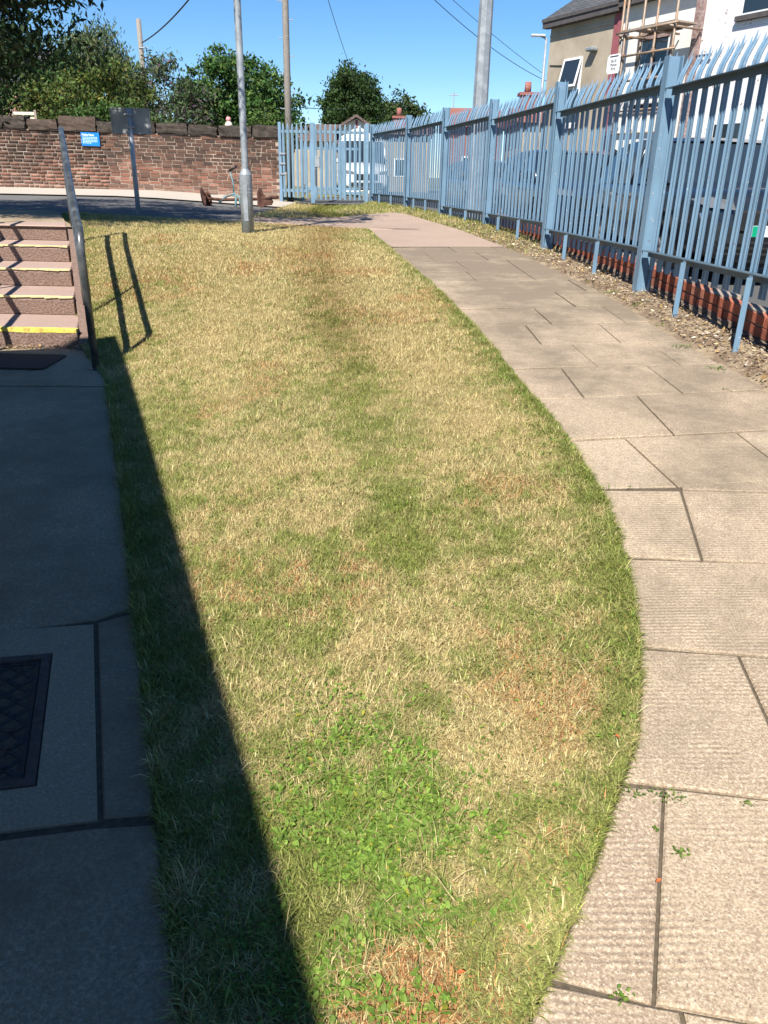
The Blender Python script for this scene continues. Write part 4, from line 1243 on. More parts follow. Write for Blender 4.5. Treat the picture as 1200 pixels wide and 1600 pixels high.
def car(name, label, loc, rz, paint, L=4.45, W=1.86, H=1.6, plate=None, van=False, cat='car'):
    """faces -y locally; origin at ground, centre"""
    c = empty(name, loc, rz); tag(c, label, cat, 'vehicles parked beyond the fence')
    hw = W / 2
    # stations: y, bonnet/deck height (shoulder), half width, floor
    if van:
        st_ = [(-.5, .75, .80), (-.485, 1.0, .88), (-.42, 1.12, .95), (-.33, 1.22, .98), (-.2, 1.3, 1), (.1, 1.32, 1), (.4, 1.32, 1), (.48, 1.3, .99), (.5, 1.2, .96)]
        gh = [(-.33, 1.2), (-.20, H - .12), (-.14, H), (.40, H), (.485, H - .04), (.495, 1.25)]
    else:
        st_ = [(-.5, .62, .74), (-.492, .88, .82), (-.47, .98, .90), (-.42, 1.02, .955), (-.30, 1.06, .985), (-.20, 1.09, 1), (.1, 1.10, 1), (.32, 1.12, .995), (.42, 1.14, .97), (.475, 1.12, .92), (.495, .95, .86), (.5, .7, .80)]
        gh = [(-.235, 1.07), (-.17, 1.28), (-.085, H - .06), (-.02, H - .005), (.12, H), (.28, H - .03), (.38, H - .10), (.445, 1.30), (.475, 1.12)]
    secs = []
    for y, zt, wf in st_:
        w = hw * wf
        zb_ = .24
        secs.append([(-w * .93, zb_), (-w, .42), (-w * 1.0, .62), (-w * .985, zt * .5 + .42), (-w * .93, zt - .05), (-w * .80, zt), (0, zt + .025),
                     (w * .80, zt), (w * .93, zt - .05), (w * .985, zt * .5 + .42), (w, .62), (w, .42), (w * .93, zb_)])
    v, f = [], []
    n = len(secs[0])
    for (y, zt, wf), s_ in zip(st_, secs):
        v += [(x, y * L, min(z, zt + .025) if z > .5 else z) for x, z in s_]
    for i in range(len(secs) - 1):
        f += [(i * n + k, (i + 1) * n + k, (i + 1) * n + k + 1, i * n + k + 1) for k in range(n - 1)]
        f.append((i * n + n - 1, (i + 1) * n + n - 1, (i + 1) * n, i * n))
    f.append(tuple(range(n))); f.append(tuple((len(secs) - 1) * n + k for k in range(n - 1, -1, -1)))
    body = MB().add(v, f).build('body', paint, c, True)
    body.modifiers.new('sub', 'SUBSURF').levels = 1; body.modifiers['sub'].render_levels = 2
    # cabin: glass block, then roof and pillars in paint
    def cab(off, z0_, mat_, nm, wtop=.76):
        v, f = [], []
        for y, z in gh:
            tt = max(0, min(1, (z - 1.08) / (H - 1.08)))
            w = hw * (.93 - (.93 - wtop) * tt) + off
            v += [(-w, y * L, min(z + off, z)), (w, y * L, min(z + off, z))]
        return v
    side = []
    base = 1.05 if not van else 1.2
    def wat(z):
        tt = max(0, min(1, (z - base) / (H - base)))
        return hw * (.93 - (.93 - (.76 if not van else .88)) * tt)
    N = len(gh)
    v = []; f = []
    for y, z in gh:
        v += [(-wat(z) + .0, y * L, z - .01), (wat(z) - .0, y * L, z - .01), (-wat(base), y * L, base), (wat(base), y * L, base)]
    for i in range(N - 1):
        a, b = 4 * i, 4 * i + 4
        f += [(a, a + 1, b + 1, b), (a, b, b + 2, a + 2), (a + 1, a + 3, b + 3, b + 1)]
    gl = MB().add(v, f).build('windows', M['glass'], c, False)
    # roof skin
    top = [(y, z) for y, z in gh if z > H - .13]
    v = []; f = []
    for y, z in top:
        w = wat(z) + .012
        v += [(-w, y * L, z - .05), (-w * .95, y * L, z + .005), (0, y * L, z + .022), (w * .95, y * L, z + .005), (w, y * L, z - .05)]
    for i in range(len(top) - 1):
        f += [(i * 5 + k, i * 5 + k + 1, i * 5 + k + 6, i * 5 + k + 5) for k in range(4)]
    MB().add(v, f).build('roof', paint, c, True)
    # pillars as bars following the cabin outline
    for sx in (-1, 1):
        for seq in ([0, 1, 2], [N - 3, N - 2, N - 1]):
            pts = [(sx * (wat(gh[k][1]) + .004), gh[k][0] * L, gh[k][1]) for k in seq]
            MB().tube(pts, .035, 6).build('pillar', paint, c, True)
        for yb in ((.06, .25) if not van else (-.02,)):
            MB().tube([(sx * (wat(base) + .004), yb * L, base), (sx * (wat(H - .03) + .004), (yb - .01) * L, H - .03)], .028, 6).build('pillar', paint, c, True)
        # mirror, door handle, wheels, lamps
        mr = MB().box(sx * (hw + .02) - .09, sx * (hw + .02) + .09, -.165 * L - .06, -.165 * L + .05, base + .02, base + .17).build('mirror', paint, c, bevel=.03)
        for yh in (.02, .2):
            MB().box(sx * (hw + .004) - .01, sx * (hw + .004) + .01, yh * L - .1, yh * L + .08, .9, .93).build('door_handle', M['chrome'], c)
        for yw in (-.31, .30):
            wv = empty_part('wheel', c, (sx * (hw - .10), yw * L, .335))
            mb = MB()
            def ring(rr, xx): return [(xx, rr * math.cos(2 * math.pi * k / 20), rr * math.sin(2 * math.pi * k / 20)) for k in range(20)]
            rs = [ring(.22, -sx * .10), ring(.32, -sx * .10), ring(.335, -sx * .07), ring(.335, sx * .08), ring(.32, sx * .11), ring(.225, sx * .115)]
            v = [p for r0 in rs for p in r0]
            f = [(i * 20 + k, i * 20 + (k + 1) % 20, ((i + 1) % 6) * 20 + (k + 1) % 20, ((i + 1) % 6) * 20 + k) for i in range(6) for k in range(20)]
            ty = mb.add(v, f).build('tyre', M['tyre'], wv, True)
            mb = MB()
            mb.box(sx * .06 - .01, sx * .06 + .01, -.05, .05, -.05, .05)
            for k in range(7):
                Mx = Matrix.Rotation(2 * math.pi * k / 7, 4, 'X')
                mb.box(sx * .08 - .012, sx * .08 + .012, -.022, .022, .03, .225, Mx)
            mb.build('rim', M['alloy'], wv)
            MB().tube([(sx * (hw + .012), yw * L + .40 * math.cos(R(a)), .36 + .40 * math.sin(R(a))) for a in range(0, 181, 15)], .022, 6).build('wheel_arch', M['tyre'], c, True)
        hl = MB()
        yl = -.492 * L
        hl.add([(sx * hw * .50, yl - .05, .80), (sx * hw * .82, yl - .02, .82), (sx * hw * .955, yl + .20, .90), (sx * hw * .80, yl + .02, .93), (sx * hw * .55, yl - .04, .89)],
               [(0, 1, 2, 3, 4) if sx > 0 else (4, 3, 2, 1, 0)])
        hl.build('headlight', M['headlamp'], c)
        for k in range(2):
            MB().tube([(sx * hw * (.74 + .05 * k), yl + .0 + .03 * k, .46 + .02 * k), (sx * hw * (.82 + .04 * k), yl + .02 + .05 * k, .76)], .014, 6).build('running_light', M['chrome'], c)
        MB().box(sx * hw * .78 - .08, sx * hw * .78 + .08, .49 * L - .06, .49 * L + .03, .8, 1.02).build('tail_light', M['redlamp'], c, bevel=.02)
    MB().box(-hw * .5, hw * .5, -.5 * L - .02, -.5 * L + .06, .56, .80).build('grille', M['black'], c, bevel=.03)
    for z in (.34, .40, .46):
        MB().box(-hw * .66, hw * .66, -.5 * L - .03, -.5 * L + .05, z, z + .022).build('bumper_slat', M['tyre'], c)
    MB().box(-hw * .9, hw * .9, -.47 * L, .47 * L, .2, .27).build('underbody', M['black'], c)
    # bonnet shut line and door seams
    if plate is not None:
        pbx = MB().box(-.26, .26, -.5 * L - .045, -.5 * L - .035, .53, .645).build('number_plate', M['upvc'], c, bevel=.004)
        MB().box(-.258, -.205, -.5 * L - .0475, -.5 * L - .0455, .532, .643).build('green_band', M['green'], pbx)
        for s_, xx in plate:
            text_obj('plate_character', s_, .108, M['black'], pbx, (xx, -.5 * L - .0475, .55), bold=True)
    return c
def empty_part(name, parent, loc):
    o = bpy.data.objects.new(name, None); o.empty_display_size = .1
    link(o); o.parent = parent; o.location = loc
    return o
SZ = float(streetz(4, 11))
car('parked_car', 'black car with green banded number plate nearest behind the fence', (4.16, 11.2, SZ), 0.02, M['car_black'], plate=[('R', -.19), ('7', -.075), ('4', -.01)])
car('parked_car', 'dark blue car parked behind the black car', (3.55, 17.3, SZ + .03), .10, M['car_blue'], H=1.62)
car('parked_car', 'grey car parked farthest along beyond the fence', (2.7, 23.2, SZ + .07), .16, M['car_grey'], H=1.5)
car('parked_car', 'white car glimpsed at the right edge beyond the black car', (7.4, 14.6, SZ), .3, M['car_white'], H=1.5)
car('white_van', 'white van seen through the gate pales', (-1.35, 36, .95), .15, M['car_white'], L=4.9, W=1.95, H=2.15, van=True, cat='van')
# grey timber shed roof edge at right beyond the car
sh = empty('wooden_shed', (9.3, 17.2, .5), HA); tag(sh, 'dark low shed with weatherboards at the right edge behind the black car', 'shed')
for k in range(8): MB().box(0, 3.2, -.02 - .004 * (k % 2), .03, .15 + k * .2, .15 + k * .2 + .195).build('board', M['board'], sh)
MB().box(-.15, 3.35, -.25, 2.2, 1.78, 1.9).build('roof', M['fascia'], sh, bevel=.02)
MB().box(.02, 3.18, .032, 2.0, 0, 1.776).build('wall', M['board'], sh)

# ------------------------------------------------------------------ trees and shrubs
def crown_points(blobs, nclump, per, sig, r_):
    w = np.array([b[3] * b[4] * b[5] for b in blobs]) ** .67
    w = w / w.sum()
    pts, tint = [], []
    for (cx, cy, cz, rx, ry, rz), ww in zip(blobs, w):
        nc = max(4, int(nclump * ww))
        d = r_.normal(size=(nc, 3)); d /= np.linalg.norm(d, axis=1, keepdims=True)
        rad = .55 + .45 * r_.random(nc) ** .6
        rad *= 1 + .2 * r_.normal(size=nc)
        c = np.stack([cx + d[:, 0] * rx * rad, cy + d[:, 1] * ry * rad, cz + d[:, 2] * rz * rad], 1)
        tc = r_.normal(size=nc)
        for k in range(nc):
            n = int(per * r_.uniform(.5, 1.4))
            s = sig * r_.uniform(.6, 1.3)
            p = c[k] + r_.normal(size=(n, 3)) * s * np.array([1, 1, .75])
            pts.append(p); tint.append(np.full(n, tc[k]))
    return np.concatenate(pts), np.concatenate(tint)
def leaf_cards(pts, tint, size, aspect, col, var, r_, droop=.0, tcol=None):
    n = len(pts)
    a = r_.normal(size=(n, 3)); a[:, 2] -= droop * 1.5; a /= np.linalg.norm(a, axis=1, keepdims=True)
    b = r_.normal(size=(n, 3)); b[:, 2] += .8
    b -= a * (a * b).sum(1, keepdims=True); b /= np.linalg.norm(b, axis=1, keepdims=True)
    w = np.cross(a, b)
    L = size * r_.uniform(.6, 1.4, (n, 1))
    Wd = L * aspect
    v = np.stack([pts - a * L * .5, pts + w * Wd * .5 + b * L * .06, pts + a * L * .5, pts - w * Wd * .5 + b * L * .06], 1).reshape(-1, 3)
    f = np.arange(4 * n).reshape(n, 4)
    c = np.array(col)[None] * np.exp(var * (r_.normal(size=(n, 1)) * .6 + tint[:, None] * .55))
    c = c * (1 + .12 * r_.normal(size=(n, 3)))
    if tcol is not None:
        k = (r_.random((n, 1)) < .12)
        c = np.where(k, np.array(tcol)[None] * r_.uniform(.7, 1.3, (n, 1)), c)
    c = np.clip(c, .003, .9)
    return v, f, np.repeat(c, 4, 0)
def tree(name, label, base, blobs, nclump, per, sig, size, col, var=.3, aspect=.5, seed=1, droop=0., tcol=None, trunk_r=.12, cat='tree', group=None, lead=None):
    r_ = np.random.default_rng(seed)
    t = empty(name, base); tag(t, label, cat, group)
    B = np.array(base)
    pts, tint = crown_points(blobs, nclump, per, sig, r_)
    v, f, c = leaf_cards(pts - B, tint, size, aspect, col, var, r_, droop, tcol)
    np_mesh('crown', v, f, 4, M['leaf'], c, t)
    rr = random.Random(seed)
    cz = np.mean([b[2] for b in blobs]); cx = np.mean([b[0] for b in blobs]); cy = np.mean([b[1] for b in blobs])
    fork = Vector((base[0] + (cx - base[0]) * .3, base[1] + (cy - base[1]) * .3, base[2] + (cz - base[2]) * .6)) - Vector(base)
    mb = MB(); mb.tube([(0, 0, -.2), (fork.x * .3, fork.y * .3, fork.z * .45), tuple(fork)], [trunk_r * 1.25, trunk_r, trunk_r * .75], 9)
    mb.build('trunk', M['bark'], t, True)
    mb = MB()
    for b in blobs:
        for k in range(3):
            e = Vector((b[0], b[1], b[2])) - Vector(base) + Vector((rr.uniform(-.5, .5) * b[3], rr.uniform(-.5, .5) * b[4], rr.uniform(-.2, .6) * b[5]))
            m_ = fork.lerp(e, .5) + Vector((rr.uniform(-.15, .15) * b[3], rr.uniform(-.15, .15) * b[4], rr.uniform(0, .15) * b[5]))
            mb.tube([tuple(fork), tuple(m_), tuple(e)], [trunk_r * .5, trunk_r * .3, trunk_r * .1], 6)
    mb.build('limbs', M['bark'], t, True)
    return t
GREEN_D = (.030, .055, .018); GREEN_M = (.05, .09, .025); GREEN_L = (.085, .13, .035)
# overhanging tree on the left, mostly above the frame; shades the road
tree('ash_tree', 'dark leafy tree overhanging the top left corner', (-8.3, 9.2, .95),
     [(-4.55, 10.0, 2.95, .7, .8, .5), (-5.2, 10.2, 2.65, .7, .7, .55), (-4.7, 10.1, 3.45, 1.15, 1.2, .75), (-4.25, 10.5, 3.85, .95, 1.1, .55), (-5.9, 10.6, 3.2, 1.2, 1.2, .9), (-5.6, 10.2, 4.4, 2.0, 1.7, 1.5), (-6.6, 9.2, 6.2, 2.7, 2.6, 2.0), (-4.4, 10.0, 5.6, 2.1, 2.0, 1.5), (-8.3, 10.5, 5.0, 2.2, 2.2, 2.0), (-3.0, 11.0, 6.2, 1.6, 1.7, 1.1), (-6.3, 12.0, 5.0, 2.0, 2.0, 1.4)],
     760, 110, .19, .10, (.026, .046, .018), .25, .36, 11, droop=.5, trunk_r=.22)
tree('garden_tree', 'very dark rounded tree behind the wall at far left', (-11.2, 24.6, 1.3),
     [(-11.0, 24.3, 3.6, 1.5, 1.2, 1.3), (-12.4, 25, 4.4, 1.8, 1.5, 1.9), (-10.0, 25, 4.3, 1.0, 1.0, 1.1)], 170, 80, .2, .13, (.03, .065, .02), .3, .5, 12, cat='tree')
tree('weeping_birch', 'tall grey green weeping tree behind the left shrubs', (-11.0, 33.5, 1.2),
     [(-11.4, 33.5, 5.6, .8, .9, 1.1), (-10.9, 33.4, 4.4, 1.2, 1.0, 1.5), (-12.4, 33.6, 4.9, 1.0, 1.0, 1.3), (-9.8, 33.5, 3.9, 1.0, 1.0, 1.1)], 150, 130, .24, .17, (.095, .125, .055), .28, .28, 13, droop=1.3)
tree('garden_shrub', 'yellow green mounded shrub behind the wall left of the sign', (-8.6, 23.0, 1.3),
     [(-8.4, 23.2, 3.2, 1.1, .8, .9), (-7.5, 23.4, 3.3, 1.0, .8, .9), (-9.3, 23.3, 2.9, .8, .7, .7)], 150, 80, .17, .10, (.085, .12, .03), .3, .5, 14, tcol=(.16, .15, .03), trunk_r=.06, cat='shrub')
tree('garden_shrub', 'low leafy green shrub directly behind the blue notice', (-7.6, 22.1, 1.3),
     [(-8.0, 22.1, 2.7, .9, .4, .4), (-6.9, 22.1, 2.75, .8, .4, .45)], 80, 70, .13, .10, (.055, .10, .025), .3, .5, 15, trunk_r=.05, cat='shrub')
tree('buddleia', 'loose grey green buddleia with tall spikes behind the sign', (-6.1, 24, 1.3),
     [(-6.2, 24, 3.4, .7, .6, 1.0), (-5.6, 24, 3.1, .6, .6, .8), (-6.6, 24.2, 3.9, .45, .4, .7), (-5.9, 23.6, 2.7, .8, .5, .5)], 110, 60, .16, .13, (.085, .12, .055), .3, .28, 16, tcol=(.12, .07, .11), trunk_r=.06, cat='shrub')
tree('laurel_tree', 'broad bright green leafy tree behind the lamp column', (-4.6, 25.5, 1.3),
     [(-4.9, 25.2, 3.8, 1.05, 1.0, 1.0), (-3.9, 25.4, 3.5, .95, 1.0, 1.0), (-5.5, 25.3, 3.1, .9, .9, .9), (-4.4, 24.8, 2.9, 1.3, .9, .8), (-3.5, 25.3, 3.1, .8, .8, .9)], 330, 75, .16, .125, (.055, .115, .03), .32, .5, 17, droop=.3, tcol=(.13, .20, .05))
tree('small_bush', 'small light green bush at the right end of the wall', (-3.3, 22.3, 1.3),
     [(-3.25, 22.3, 2.75, .45, .35, .35)], 26, 60, .1, .09, (.08, .13, .03), .3, .5, 18, trunk_r=.03, cat='shrub')
tree('round_tree', 'large round dark green tree standing alone beyond the gate', (-3.6, 80, .8),
     [(-3.9, 80, 9.0, 1.9, 2.0, 2.0), (-2.7, 80, 8.5, 1.6, 1.7, 1.7), (-5.1, 80, 8.0, 1.35, 1.5, 1.5), (-3.3, 79.3, 6.8, 2.2, 1.8, 1.2), (-4.9, 79.3, 6.7, 1.5, 1.5, 1.1), (-2.0, 79.6, 7.4, 1.2, 1.2, 1.0)], 420, 60, .30, .26, (.04, .075, .022), .28, .55, 19, trunk_r=.35)
tree('far_tree', 'smaller distant green tree right of the round tree', (1.5, 92, .8),
     [(.8, 92, 8.2, 1.9, 1.8, 1.8), (2.4, 92, 7.3, 1.5, 1.6, 1.4), (-.5, 92, 7.3, 1.4, 1.5, 1.4), (.9, 91.5, 6.2, 2.2, 1.5, 1.0)], 170, 55, .36, .36, (.055, .085, .03), .28, .55, 20, trunk_r=.3)

# ------------------------------------------------------------------ grass blades
def greenness(X, Y):
    a, b = xl(Y), xr(Y)
    dR = b - X; dL = X - a
    t_ = (X - a) / np.maximum(b - a, .1)
    g = .335 + .35 * (fnoise(X, Y, 1.1, 1, 4) - .5) + .55 * (fnoise(t_ * 7 + .3 * fnoise(X, Y, 2, 61), Y * .35, 1.0, 62, 3) - .5) + .65 * (fnoise(X, Y, 5.5, 7, 3) - .5) + .95 * (fnoise(X, Y, 19, 9, 2) - .5)
    g = g + .50 * np.exp(-np.maximum(dR, 0) / .15) * (.75 + .25 * sstep(1.2, 2.2, Y))
    g = g + .40 * np.exp(-np.maximum(dL, 0) / .30)
    # weedy patch in the foreground
    g = g + .36 * np.exp(-(((X + .02) / .22) ** 2 + ((Y - 1.28) / .42) ** 2))
    g = g + .25 * np.exp(-(((X - .15) / .5) ** 2 + ((Y - 2.6) / .5) ** 2))
    # mowing bands that follow the path edge
    t = (X - a) / np.maximum(b - a, .1)
    band = np.exp(-((t - (.585 + .03 * (Y - 3.4))) / .085) ** 2) * sstep(2.0, 3.2, Y)
    g = g + .30 * band
    lb = np.exp(-((t - .81) / .075) ** 2) * sstep(2.6, 3.8, Y)
    g = g - .24 * lb
    lb2 = np.exp(-((t - (.34 + .02 * (Y - 3.4))) / .10) ** 2) * sstep(2.6, 3.8, Y)
    g = g - .14 * lb2
    g = g - .16 * sstep(5.5, 9, Y)
    # dry spots
    for cx, cy, rx, ry, k in ((.30, 1.62, .16, .16, .5), (.03, .95, .14, .12, .7), (.62, 2.6, .12, .3, .35), (-1.6, 5.5, .4, .8, .2), (.15, 2.2, .2, .25, .3)):
        g = g - k * np.exp(-(((X - cx) / rx) ** 2 + ((Y - cy) / ry) ** 2))
    return np.clip(g, 0, 1)
STRAW = np.array([.66, .565, .30]); STRAW2 = np.array([.40, .305, .135]); RED = np.array([.38, .19, .08])
GRN = np.array([.125, .165, .03]); GRN2 = np.array([.31, .34, .09])
def blade_colors(X, Y, r_):
    n = len(X)
    g = greenness(X, Y)
    pick = r_.random(n) < (.08 + .88 * sstep(.12, .8, g))
    k = r_.random((n, 1))
    # olive mid-tones dominate so the blend stays soft
    st_ = STRAW * k + STRAW2 * (1 - k)
    rd = sstep(.55, .75, fnoise(X, Y, 1.6, 21, 3))[:, None] * (r_.random((n, 1)) < .35)
    spot = (np.exp(-(((X - .10) / .20) ** 2 + ((Y - .93) / .12) ** 2)) + .6 * np.exp(-(((X - .40) / .10) ** 2 + ((Y - 1.25) / .12) ** 2)))[:, None]
    rd = np.maximum(rd, (r_.random((n, 1)) < spot * .75) * 1.0)
    st_ = st_ * (1 - rd) + (RED * (.7 + .9 * r_.random((n, 1)))) * rd
    k2 = r_.random((n, 1))
    gr = GRN * k2 + GRN2 * (1 - k2)
    gr = gr * (1 - .35 * (1 - g[:, None])) + STRAW * .35 * (1 - g[:, None])
    c = np.where(pick[:, None], gr, st_)
    # worn brown tint along the middle of the mown stripe
    tt = (X - xl(Y)) / np.maximum(xr(Y) - xl(Y), .1)
    br_ = (np.exp(-((tt - (.585 + .03 * (Y - 3.4))) / .08) ** 2) * sstep(4.0, 6.0, Y))[:, None]
    c = c * (1 - .32 * br_ * np.array([.75, .95, 1.1]))
    c = c * np.exp(.22 * r_.normal(size=(n, 1)))
    return np.clip(c, .01, .8), g, pick
def sample_region(n, y0, y1, inside, r_, wfun=None):
    Y = r_.uniform(y0, y1, n * 2)
    a, b = xl(Y), xr(Y)
    amax = np.max(b - a)
    X = a + r_.random(n * 2) * (b - a)
    keep = r_.random(n * 2) < (b - a) / amax
    X, Y = X[keep], Y[keep]
    return X[:n], Y[:n]
V5, F3, C5 = [], [], []
def add_blades(X, Y, L, W, lean0, lean1, r_, seg=2, zoff=-.006, cfun=blade_colors, zfun=G):
    n = len(X)
    Z = zfun(X, Y) + zoff
    th = r_.uniform(0, 2 * math.pi, n)
    ln = np.radians(r_.uniform(lean0, lean1, n))
    l = L * r_.uniform(.45, 1.35, n) * (.55 + .9 * fnoise(X, Y, 11, 41, 2)); w = W * r_.uniform(.7, 1.3, n)
    c, g, pick = cfun(X, Y, r_)
    hx, hy = np.cos(th), np.sin(th)
    sx, sy = -hy, hx
    root = np.stack([X, Y, Z], 1)
    d1 = np.stack([hx * np.sin(ln * .7), hy * np.sin(ln * .7), np.cos(ln * .7)], 1)
    ln2 = np.minimum(ln * 1.35, 1.65)
    d2 = np.stack([hx * np.sin(ln2), hy * np.sin(ln2), np.cos(ln2)], 1)
    sd_ = np.stack([sx, sy, np.zeros(n)], 1)
    mid = root + d1 * (l * .5)[:, None]
    tip = mid + d2 * (l * .5)[:, None]
    hw = (w * .5)[:, None]
    if seg == 2:
        v = np.stack([root - sd_ * hw, root + sd_ * hw, mid - sd_ * hw * .8, mid + sd_ * hw * .8, tip], 1).reshape(-1, 3)
        b = np.arange(n)[:, None] * 5
        f = np.concatenate([b + [0, 1, 3], b + [0, 3, 2], b + [2, 3, 4]], 0)
        cc = np.repeat(c, 5, 0)
    else:
        v = np.stack([root - sd_ * hw, root + sd_ * hw, tip], 1).reshape(-1, 3)
        f = np.arange(n)[:, None] * 3 + [0, 1, 2]
        cc = np.repeat(c, 3, 0)
    return v, f, cc
parts = []
r_ = np.random.default_rng(42)
for (y0, y1, dens, L, W, seg) in ((.3, 1.8, 72000, .029, .0021, 2), (1.8, 3.2, 52000, .030, .0024, 2), (3.2, 5.0, 34000, .031, .0031, 1), (5.0, 7.5, 21000, .034, .0044, 1), (7.5, 12.7, 12000, .038, .006, 1)):
    ys = np.linspace(y0, y1, 50); area = np.trapezoid(xr(ys) - xl(ys), ys) if hasattr(np, 'trapezoid') else np.trapz(xr(ys) - xl(ys), ys)
    n = int(dens * area)
    X, Y = sample_region(n, y0, y1, None, r_)
    parts.append(add_blades(X, Y, L, W, 30, 88, r_, seg))
# ragged fringe hanging over the slabs and the pavement edge
Y = r_.uniform(.9, 11, 26000); Y = .9 + (Y - .9) ** 1.0 
X = xr(Y) - np.abs(r_.normal(size=len(Y))) * .035 + .05 * (fnoise(0 * Y, Y, 3.5, 51, 3) - .42)
parts.append(add_blades(X, Y, .036, .0026, 40, 88, r_, 2))
Y = r_.uniform(.4, 5.6, 9000); X = xl(Y) + np.abs(r_.normal(size=len(Y))) * .03 - .006
parts.append(add_blades(X, Y, .05, .003, 25, 80, r_, 2))
# long loose clippings lying on top
X, Y = sample_region(5200, .6, 6, None, r_)
parts.append(add_blades(X, Y, .07, .0018, 72, 89, r_, 2, .010))
# verge beyond the path and strip by the fence
Y = r_.uniform(13.8, 20.2, 60000); X = -2.36 + (pe(Y) + 2.4) * r_.random(len(Y))
k = ((X < fpl(Y) + .02) | (X > fpr(Y) - .02) | (Y > 16.95)) & (r_.random(len(Y)) < (pe(Y) + 2.4) / 4.2)
parts.append(add_blades(X[k], Y[k], .06, .010, 20, 75, r_, 1, .0))
Y = r_.uniform(9.0, 20.4, 22000); X = pe(Y) + (xf(Y) + .15 - pe(Y)) * r_.random(len(Y)) ** 1.0
k = r_.random(len(Y)) < sstep(8.5, 13, Y) * .9 + .12
parts.append(add_blades(X[k], Y[k], .065, .009, 20, 75, r_, 1, .0))
def merge(parts):
    V, F, C = [], [], []; n = 0
    for v, f, c in parts:
        V.append(v); F.append(f + n); C.append(c); n += len(v)
    return np.concatenate(V), np.concatenate(F), np.concatenate(C)
v, f, c = merge(parts)
go = np_mesh('grass', v, f, 3, M['grass'], c)
tag(go, 'patchy sun dried mown grass with greener edges', 'grass', kind='stuff')

# broad leaved weeds in the foreground patch and here and there
def leaf_blades(X, Y, size, r_, zoff=.005):
    n = len(X)
    th = r_.uniform(0, 2 * math.pi, n); ln = np.radians(r_.uniform(35, 85, n))
    l = size * r_.uniform(.45, 1.3, n); w = l * r_.uniform(.25, .55, n)
    hx, hy = np.cos(th), np.sin(th)
    d = np.stack([hx * np.sin(ln), hy * np.sin(ln), np.cos(ln)], 1)
    d2 = np.stack([hx * np.sin(ln + .35), hy * np.sin(ln + .35), np.cos(ln + .35)], 1)
    s = np.stack([-hy, hx, np.zeros(n)], 1)
    root = np.stack([X, Y, G(X, Y) + zoff], 1)
    m1 = root + d * (l * .35)[:, None]; m2 = m1 + d2 * (l * .35)[:, None]; tip = m2 + d2 * (l * .3)[:, None]
    up = np.array([0, 0, 1]) * (l * .06)[:, None]
    hw = (w * .5)[:, None]
    v = np.stack([root, m1 - s * hw + up, m1 + s * hw + up, m2 - s * hw * .85 + up, m2 + s * hw * .85 + up, tip, m1, m2], 1).reshape(-1, 3)
    b = np.arange(n)[:, None] * 8
    f = np.concatenate([b + q for q in ([0, 6, 1], [0, 2, 6], [1, 6, 7], [1, 7, 3], [6, 2, 4], [6, 4, 7], [3, 7, 5], [7, 4, 5])], 0)
    k = r_.random((n, 1))
    c = (np.array([.095, .18, .025]) * k + np.array([.205, .31, .055]) * (1 - k)) * np.exp(.2 * r_.normal(size=(n, 1)))
    yl_ = r_.random((n, 1)) < .02
    c = np.where(yl_, np.array([.33, .33, .04]), c)
    return v, f, np.repeat(c, 8, 0)
wp = []
n = 9500
X = -.01 + r_.normal(size=n) * .13; Y = 1.25 + r_.normal(size=n) * .25
k = (X > xl(Y) + .03) & (X < xr(Y) - .03) & (fnoise(X, Y, 9, 31, 3) > .50)
wp.append(leaf_blades(X[k], Y[k], .017, r_))
X, Y = sample_region(1500, .8, 3.6, None, r_); k = fnoise(X, Y, 2.2, 33, 3) > .56
wp.append(leaf_blades(X[k], Y[k], .015, r_))
Y = r_.uniform(1.1, 5.5, 900); X = xr(Y) - np.abs(r_.normal(size=900)) * .09
k = fnoise(X, Y, 3.5, 35, 2) > .5
wp.append(leaf_blades(X[k], Y[k], .018, r_))
v, f, c = merge(wp)
wo = np_mesh('broadleaf_weeds', v, f, 3, M['grass'], c)
tag(wo, 'bright green broad leaved weeds in the foreground grass', 'weeds', kind='stuff')

# dry litter, weeds along the fence foot and in slab joints
lp_ = []
n = 9000
Y = r_.uniform(2.5, 13, n); X = pe(Y) + (xf(Y) + .14 - pe(Y)) * r_.beta(1.2, 1.2, n)
def litter(X, Y, size, r_, cols, zf_=G, flat=True):
    n = len(X)
    p = np.stack([X, Y, zf_(X, Y) + r_.uniform(.012, .035, n)], 1)
    a = r_.normal(size=(n, 3)); a[:, 2] *= .35; a /= np.linalg.norm(a, axis=1, keepdims=True)
    b = r_.normal(size=(n, 3)) * .4; b[:, 2] += 1; b -= a * (a * b).sum(1, keepdims=True); b /= np.linalg.norm(b, axis=1, keepdims=True)
    w = np.cross(a, b); L = size * r_.uniform(.4, 1.6, (n, 1)); W = L * r_.uniform(.15, .55, (n, 1))
    v = np.stack([p - a * L * .5, p + w * W * .5, p + a * L * .5, p - w * W * .5], 1).reshape(-1, 3)
    i = np.arange(n)[:, None] * 4
    f = np.concatenate([i + [0, 1, 2], i + [0, 2, 3]], 0)
    c = np.array(cols)[r_.integers(0, len(cols), n)] * np.exp(.25 * r_.normal(size=(n, 1)))
    return v, f, np.repeat(c, 4, 0)
cols = [(.32, .24, .14), (.22, .15, .09), (.45, .36, .22), (.14, .09, .06), (.5, .45, .36), (.30, .2, .08)]
lp_.append(litter(X, Y, .026, r_, cols))
X2 = -2.5 - r_.random(160) * 1.0; Y2 = 6.19 - np.abs(r_.normal(size=160)) * .03
lp_.append(litter(X2, Y2, .035, r_, cols, lambda X, Y: .2 + 0 * X))
v, f, c = merge(lp_)
lo_ = np_mesh('dry_litter', v, f, 3, M['litter'], c)
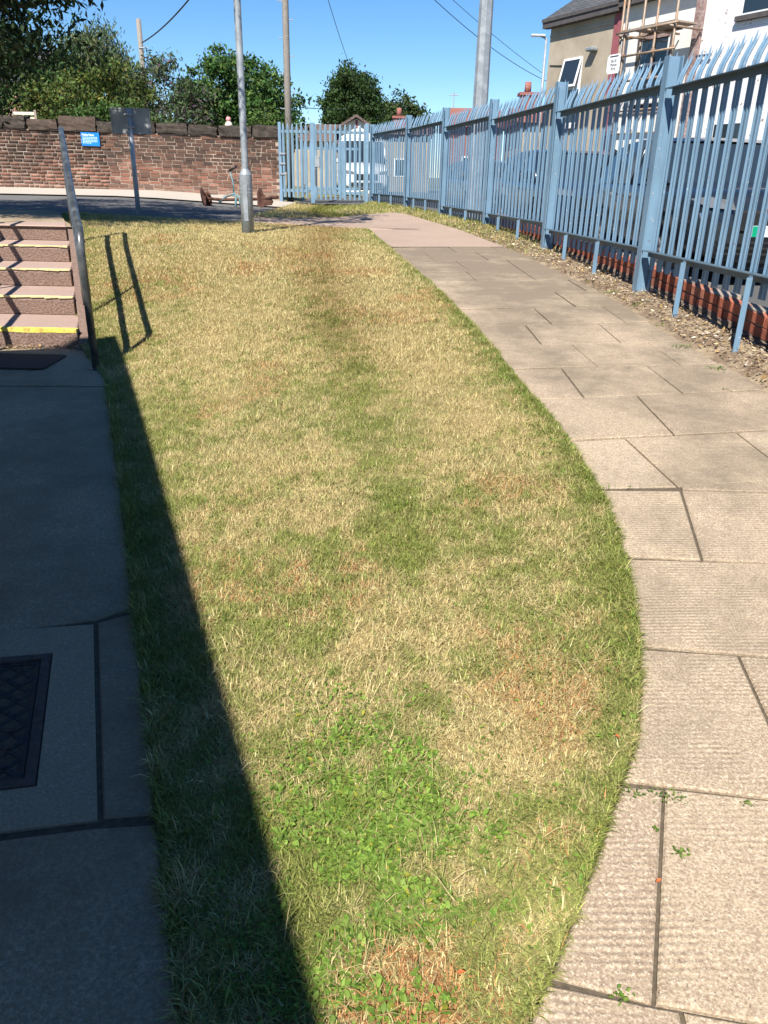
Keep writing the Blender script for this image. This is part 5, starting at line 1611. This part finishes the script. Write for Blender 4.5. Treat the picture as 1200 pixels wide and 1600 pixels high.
tag(lo_, 'dry leaves and grit lying along the foot of the fence', 'litter', kind='stuff')

vp = []
def tuft(cx, cy, n, rad, size, zf_=None):
    X = cx + r_.normal(size=n) * rad * .7; Y = cy + r_.normal(size=n) * rad * .45
    return leaf_blades(X, Y, size * .55, r_, .004)
for cx, cy, n, rad, s in ((1.98, 5.2, 40, .05, .035), (2.04, 6.4, 60, .06, .045), (2.0, 5.75, 30, .05, .03), (1.92, 6.9, 50, .06, .04), (1.88, 7.4, 40, .06, .04), (2.02, 4.7, 40, .05, .035),
                          (.61, 1.4, 26, .022, .018), (.66, 1.39, 26, .03, .016), (.70, 1.385, 22, .02, .016), (.655, 1.24, 26, .012, .02), (.45, .935, 36, .014, .018), (.86, 1.37, 20, .012, .014), (.93, 3.03, 20, .02, .02), (1.04, 3.04, 12, .012, .016), (1.93, 4.3, 14, .02, .02), (.62, 1.30, 10, .008, .016),
                          (-2.42, 6.35, 60, .05, .04), (-2.46, 6.5, 60, .05, .04), (-2.55, 6.75, 50, .05, .035)):
    vp.append(tuft(cx, cy, n, rad, s))
v, f, c = merge(vp)
jo = np_mesh('joint_weeds', v, f, 3, M['grass'], c * .8)
tag(jo, 'small weeds rooted in the slab joints and by the steps and fence', 'weeds', kind='stuff')
# a few fallen petals / scraps
M['orange'] = rough_mat('orange_scrap', (.55, .10, .03), (.62, .16, .05), 20, .7, .1)
for k, (x, y, lab) in enumerate(((.585, 1.165, 'orange petal lying beside the slab joint in the foreground'), (.60, 1.56, 'orange leaf at the lawn edge beside the ribbed slab'), (.16, .965, 'orange leaf in the dry foreground grass'))):
    z = float(G(x, y)) + (.012 if k == 0 else .03)
    o = MB().add([(-.008, 0, 0), (0, -.004, .002), (.009, 0, .001), (0, .004, .002)], [(0, 1, 2, 3)]).build('fallen_petal', M['orange'], None, False, (x, y, z))
    sol = o.modifiers.new('thick', 'SOLIDIFY'); sol.thickness = .001
    o.rotation_euler = (0.1, .1, k * 1.3 + .6)
    tag(o, lab, 'petal')
